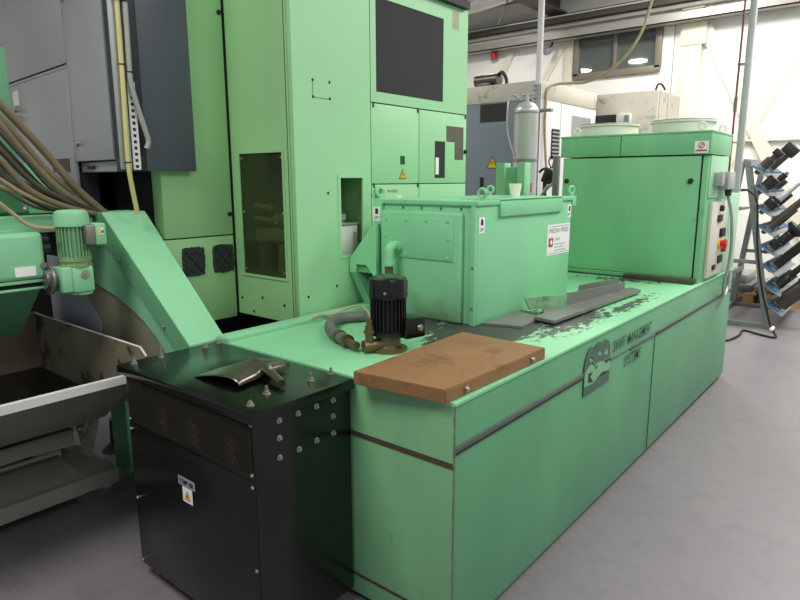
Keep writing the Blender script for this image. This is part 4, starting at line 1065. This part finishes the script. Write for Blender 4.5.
o = MB().tube([(5.2, 1.12, 3.9), (5.2, 1.216, 3.378), (5.2, 1.312, 3.061), (5.2, 1.482, 2.838), (5.2, 1.655, 2.725), (5.2, 1.861, 2.655), (5.2, 2.05, 2.66), (5.2, 2.20, 2.665), (5.12, 2.27, 2.62), (5.08, 2.272, 2.5), (5.08, 2.272, 2.17), (5.08, 2.24, 1.80), (5.08, 2.20, 1.5)], .015, 12).build('air_hose', M['hose3'])
tag(o, 'long olive air hose hanging from above and drooping past the window', 'hose')
dm = thing('hub_motor', 'black cubic motor with curved hoses between cooler cabinet and service pole', 'motor', (3.9, 1.62, 1.3))
MB().box(3.86, 3.98, 1.56, 1.67, 1.575, 1.71, .012, Matrix.Translation(V((3.92, 1.61, 1.64))) @ Matrix.Rotation(.35, 4, 'X') @ Matrix.Translation(V((-3.92, -1.61, -1.64)))).build('motor_body', M['tool2'], dm)
MB().cyl((3.86, 1.60, 1.64), (3.845, 1.60, 1.64), .025, seg=18).build('shaft_bore', M['dark'], dm)
MB().tube([(3.92, 1.74, 1.40), (3.90, 1.66, 1.50), (3.88, 1.60, 1.56), (3.88, 1.53, 1.575)], .018, 10).build('hose', M['galv'], dm)
MB().tube([(3.92, 1.67, 1.60), (3.91, 1.66, 1.48), (3.92, 1.63, 1.3)], .018, 8).tube([(3.92, 1.58, 1.60), (3.93, 1.56, 1.5), (3.92, 1.54, 1.3)], .016, 8).build('bracket_arm', M['tool2'], dm)
MB().tube([(3.9, 1.72, 1.68), (3.9, 1.68, 1.71), (3.9, 1.63, 1.715)], .012, 8).tube([(3.9, 1.60, 1.72), (3.9, 1.625, 1.78), (3.9, 1.60, 1.83), (3.9, 1.575, 1.80), (3.9, 1.59, 1.72)], .006, 6).build('cable', M['ink'], dm)
dp = MB().tube([(3.75, 1.474, 0), (3.75, 1.474, 1.82)], .032, 14).build('stand_pipe', M['plate']); tag(dp, 'dark grey vertical stand pipe beside the cooler cabinet edge', 'pipe')
dk = MB().box(3.87, 4.10, 1.46, 1.69, 0, 1.30, .01).build('motor_pedestal', M['tool']); tag(dk, 'dark pedestal carrying the black motor behind the filter housing', 'pedestal')

# right hand pole, red pipe
o = MB().box(5.48, 5.54, .32, .38, 0, 4.6, .006).build('steel_pole', M['galv']); tag(o, 'grey square steel pole from floor to ceiling beside the cooler cabinet', 'pole')
rp = thing('red_pipe', 'thin reddish vertical pipe running beside the grey steel pole', 'pipe', (5.6, .43, 0))
MB().tube([(5.6, .45, 0), (5.6, .45, 4.6)], .010, 10).build('pipe', M['redpipe'], rp)
MB().cyl((5.6, .45, 2.28), (5.6, .45, 2.42), .017, seg=12).build('pipe_coupling', M['steel'], rp)
MB().box(5.535, 5.61, .385, .455, 2.72, 2.735).build('pipe_clip', M['steel'], rp)

# ================================================================== tool rack
tr = thing('tool_rack', 'grey A-frame rack of stepped shelves near the white wall', 'rack', (6.7, .2, 0))
def beam(b, p, q, w=.03):
    p, q = V(p), V(q); d, u, v = frame_of(q - p)
    A = [p + u * w + v * w, p - u * w + v * w, p - u * w - v * w, p + u * w - v * w]
    b.hexa(A, [a + (q - p) for a in A])
for x in (6.10, 7.30):
    b = MB(); beam(b, (x, .03, 0), (x, .375, 1.80)); b.build('leg', M['rack'], tr, smooth=False)
    b = MB(); beam(b, (x, .62, 0), (x, .43, 1.80)); b.build('leg', M['rack'], tr, smooth=False)
    for p, q in (((x, .03, .03), (x, .62, .03)), ((x, .17, .72), (x, .55, .72))):
        b = MB(); beam(b, p, q, .02); b.build('end_rail', M['rack'], tr, smooth=False)
for p, q in (((6.1, .62, .03), (7.3, .62, .03)), ((6.1, .40, 1.80), (7.3, .40, 1.80)), ((6.1, .55, .5), (7.3, .55, .5))):
    b = MB(); beam(b, p, q, .024); b.build('long_rail', M['rack'], tr, smooth=False)
TILT = math.radians(33)
AX = V((0, -math.sin(TILT + .18), math.cos(TILT + .18)))       # direction the tools point
SL = V((0, -math.cos(TILT), -math.sin(TILT)))
lev = []
for k in range(8):
    z = .27 + k * .212
    y = .03 + .345 * z / 1.8 - .01
    lev.append((y, z))
    c0 = V((6.06, y, z))
    sh_ = MB()
    w = SL * .21; n = V((0, -SL.z, SL.y)) * .006
    if n.z < 0: n = -n
    A = [c0, c0 + w, c0 + w + n * 1.2, c0 + n * 1.2]
    sh_.hexa(A, [a + V((1.28, 0, 0)) for a in A])
    so = sh_.build('shelf', M['rack'], tr, smooth=False)
    for j in range(6):
        bs = MB()
        q = c0 + V((.04 + j * .21, 0, 0)) + n * 1.2
        A = [q + SL * .02, q + SL * .15, q + SL * .15 + n * 3, q + SL * .02 + n * 3]
        bs.hexa(A, [a + V((.16, 0, 0)) for a in A])
        bs.build('tool_pocket', M['blue'], so, smooth=False)

def tool(x, k, prof, label, head=None, m=None, thin=None, seg=18):
    y, z = lev[k]
    base = V((x, y, z)) + SL * .11 + V((0, 0, .02))
    t = thing('spindle_tool', label, 'tool', base, 0, 'spindle tools on the rack')
    MB().lathe([(0, -.06)] + [(.022, -.06), (.036, .0), (.05, .01), (.05, .04)] + [(0, .04)], base, AX, seg).build('taper_shank', M['steel'], t)
    MB().lathe([(0, .04)] + prof + [(0, prof[-1][1])], base, AX, seg).build('tool_body', m or M['tool'], t)
    if thin:
        MB().lathe([(0, prof[-1][1]), (thin[0], prof[-1][1]), (thin[0], prof[-1][1] + thin[1]), (0, prof[-1][1] + thin[1])], base, AX, 12).build('cutter', M['steel'], t)
    if head:
        hx, hy, hz, off = head
        R3 = Matrix.Translation(base) @ V((0, 0, 1)).rotation_difference(AX).to_matrix().to_4x4()
        L0 = prof[-1][1]
        MB().box(-hx, hx, -hy, hy, L0 - .01 , L0 + hz, .01, R3 @ Matrix.Translation(V((0, off, 0)))).build('tool_head', M['tool2'], t)
    return t
tool(6.16, 7, [(.05, .04), (.05, .14), (.03, .15), (.03, .20)], 'angle head tool with small block end on the top shelf near post', (.04, .05, .06, 0), M['tool'])
tool(6.62, 7, [(.05, .04), (.05, .24)], 'thick tool with large dark block head on the top shelf', (.05, .075, .11, 0), M['tool'])
tool(6.18, 6, [(.06, .04), (.06, .16)], 'squat black cylindrical tool holder on the second shelf from the top', None, M['tool2'])
tool(6.52, 6, [(.035, .04), (.035, .22)], 'slim black tool holder on the second shelf from the top', None, M['tool2'], (.02, .03))
tool(6.82, 6, [(.055, .04), (.055, .15)], 'squat dark holder outermost on the second shelf from the top', None, M['tool'])
tool(6.18, 5, [(.065, .04), (.065, .12), (.05, .13), (.05, .16)], 'fat black chuck on the third shelf from the top', None, M['tool2'])
tool(6.42, 5, [(.05, .04), (.03, .10), (.022, .38), (.014, .40)], 'long thin pale arbor with pointed tip on the third shelf', None, M['galv'], (.007, .10))
tool(6.75, 5, [(.035, .04), (.035, .22)], 'short black stub holder beyond the pale arbor', None, M['tool2'])
tool(6.18, 4, [(.055, .04), (.045, .08), (.034, .50), (.04, .505), (.04, .53), (.02, .535)], 'very long dark boring bar with thin tip on the fourth shelf', None, M['tool'], (.008, .10))
tool(6.62, 4, [(.035, .04), (.03, .28)], 'plain dark bar half hidden behind the very long boring bar', None, M['tool2'])
tool(6.16, 3, [(.055, .04), (.055, .12), (.03, .125), (.02, .25)], 'dark holder with slim shank on the fifth shelf near post', None, M['tool2'])
tool(6.62, 3, [(.055, .04), (.055, .20), (.11, .25), (.11, .29)], 'dark face mill with wide flared head on the fifth shelf', None, M['tool2'], (.03, .05))
tool(6.28, 2, [(.05, .04), (.05, .40), (.056, .41), (.056, .46)], 'thick dark bar with hollow rounded end on the sixth shelf', None, M['tool2'], (.02, .004))
tool(6.30, 1, [(.06, .04), (.05, .16), (.034, .18), (.034, .46)], 'long dark bar on the seventh shelf pointing past the frame edge', None, M['tool2'])
tool(6.72, 1, [(.06, .04), (.06, .16)], 'short grey holder on the seventh shelf behind the long bar', None, M['tool'])
tool(6.26, 0, [(.085, .04), (.085, .34), (.095, .345), (.095, .40), (.07, .41)], 'very fat dark cylinder tool on the bottom shelf', None, M['tool'], None, 24)
# tools on the far side of the rack, behind the cooler cabinet
for (x, y, z, l) in ((6.45, .62, 1.55, 'dark tool at the rack back seen between cooler and red pipe, upper'), (6.45, .62, 1.34, 'dark tool at the rack back seen between cooler and red pipe, lower')):
    base = V((x, y, z)); ax = V((-.2, .5, .8)).normalized()
    t = thing('spindle_tool', l, 'tool', base, 0, 'spindle tools on the rack')
    MB().lathe([(0, -.05), (.025, -.05), (.05, .02), (.055, .02), (.055, .15), (.03, .16), (.03, .22), (0, .22)], base, ax, 16).build('tool_body', M['tool'], t)
    MB().box(x - .1, x + .5, .45, .68, z - .075, z - .055).build('tool_bracket', M['galv'], t)
o = MB().tube([(6.02, .40, 1.50), (6.02, .32, 1.485), (6.02, .235, 1.36), (6.02, .19, .90), (6.02, .10, .435), (6.0, -.02, .05), (5.95, -.06, .012), (5.66, -.12, .012), (5.70, .02, .012), (5.80, .20, .012), (5.55, .19, .012), (5.25, .23, .012), (5.0, .35, .012)], .011, 10).build('black_cable', M['ink'])
tag(o, 'black cable hanging down the rack leg and trailing over the floor', 'cable')
o = MB().tube([(5.93, -.035, .02), (5.98, -.05, .05)], .018, 10).build('white_plug', M['paper']); tag(o, 'small white plug on the black cable at the rack foot', 'plug')
pt = thing('wooden_pallet', 'wooden pallet on the floor behind the tool rack', 'pallet', (7.95, .35, 0))
for i in range(7): MB().box(7.5, 8.45, -.12 + i * .17, .01 + i * .17, .12, .145, .003).build('deck_board', M['wood'], pt)
for y in (-.12, .42, .95):
    for x in (7.5, 7.9, 8.32): MB().box(x, x + .13, y, y + .12, .022, .12).build('block', M['wood'], pt)
    MB().box(7.5, 8.45, y, y + .12, 0, .022).build('bottom_board', M['wood'], pt)
for k, (y0, y1, z0, z1, lab) in enumerate(((-.16, .42, .146, .30, 'flat grey casting lying on the pallet end nearest the aisle'), (.46, 1.02, .146, .36, 'grey casting lying on the pallet half hidden by the rack leg'))):
    c_ = thing('steel_casting', lab, 'casting', (7.95, (y0 + y1) / 2, z0))
    MB().box(7.52, 8.40, y0, y1, z0, z0 + .10, .012).build('casting_base', M['plate'], c_)
    MB().box(7.62, 8.3, y0 + .08, y1 - .08, z0 + .10, z1, .02).cyl((7.7, (y0 + y1) / 2, z1), (7.7, (y0 + y1) / 2, z1 + .08), .05, seg=16).build('casting_boss', M['greycond'], c_)

# ================================================================== light
def area(name, loc, size, power, col=(1, .97, .92), rot=(0, 0, 0), sy=None):
    l = bpy.data.lights.new(name, 'AREA')
    l.shape = 'DISK' if sy is None else 'RECTANGLE'
    l.size = size
    if sy: l.size_y = sy
    l.energy = power; l.color = col
    o = bpy.data.objects.new(name, l); o.location = loc; o.rotation_euler = rot
    COL.objects.link(o)
    return o
area('hall_lamp_a', (6.3, 4.05, 4.45), .40, 80)
area('hall_lamp_b', (2.7, 4.6, 4.45), .40, 70)
area('hall_lamp_c', (2.2, 6.2, 4.45), .40, 60)
area('hall_lamp_d', (6.4, -1.0, 4.5), 1.6, 145)
area('hall_lamp_e', (4.2, -1.6, 4.5), 1.6, 125)
area('hall_lamp_f', (1.2, -2.6, 4.5), 2.0, 115)
area('fill_lamp_left', (-2.4, 1.0, 4.5), 2.0, 130)  # added fill that brightens the left-hand faces
area('fill_lamp_wall', (6.7, 1.6, 4.5), 1.0, 100)  # added fill that brightens the back wall
area('hall_lamp_i', (-1.6, -4.2, 4.5), 2.5, 100)
w = bpy.data.worlds.new('hall_ambient'); sc.world = w
w.use_nodes = True
w.node_tree.nodes['Background'].inputs[0].default_value = (.80, .86, .92, 1)
w.node_tree.nodes['Background'].inputs[1].default_value = .42

# ================================================================== camera
cam = bpy.data.cameras.new('camera')
cam.sensor_width = 36; cam.sensor_fit = 'HORIZONTAL'
cam.lens = 620.16 / 800 * 36
cam.clip_start = .05
co = bpy.data.objects.new('camera', cam); COL.objects.link(co)
F_ = V((.75877851, .6226893, -.1910843)); R_ = V((.63397329, -.77335031, -.00267762)); U_ = V((.14944243, .11911062, .98156998))
m3 = Matrix((R_, U_, -F_)).transposed()
co.matrix_world = Matrix.Translation(V((-1.57, -1.0607, 1.62))) @ m3.to_4x4()
sc.camera = co
sc.view_settings.view_transform = 'Standard'
sc.view_settings.look = 'None'
sc.view_settings.exposure = 0
sc.cycles.use_denoising = True
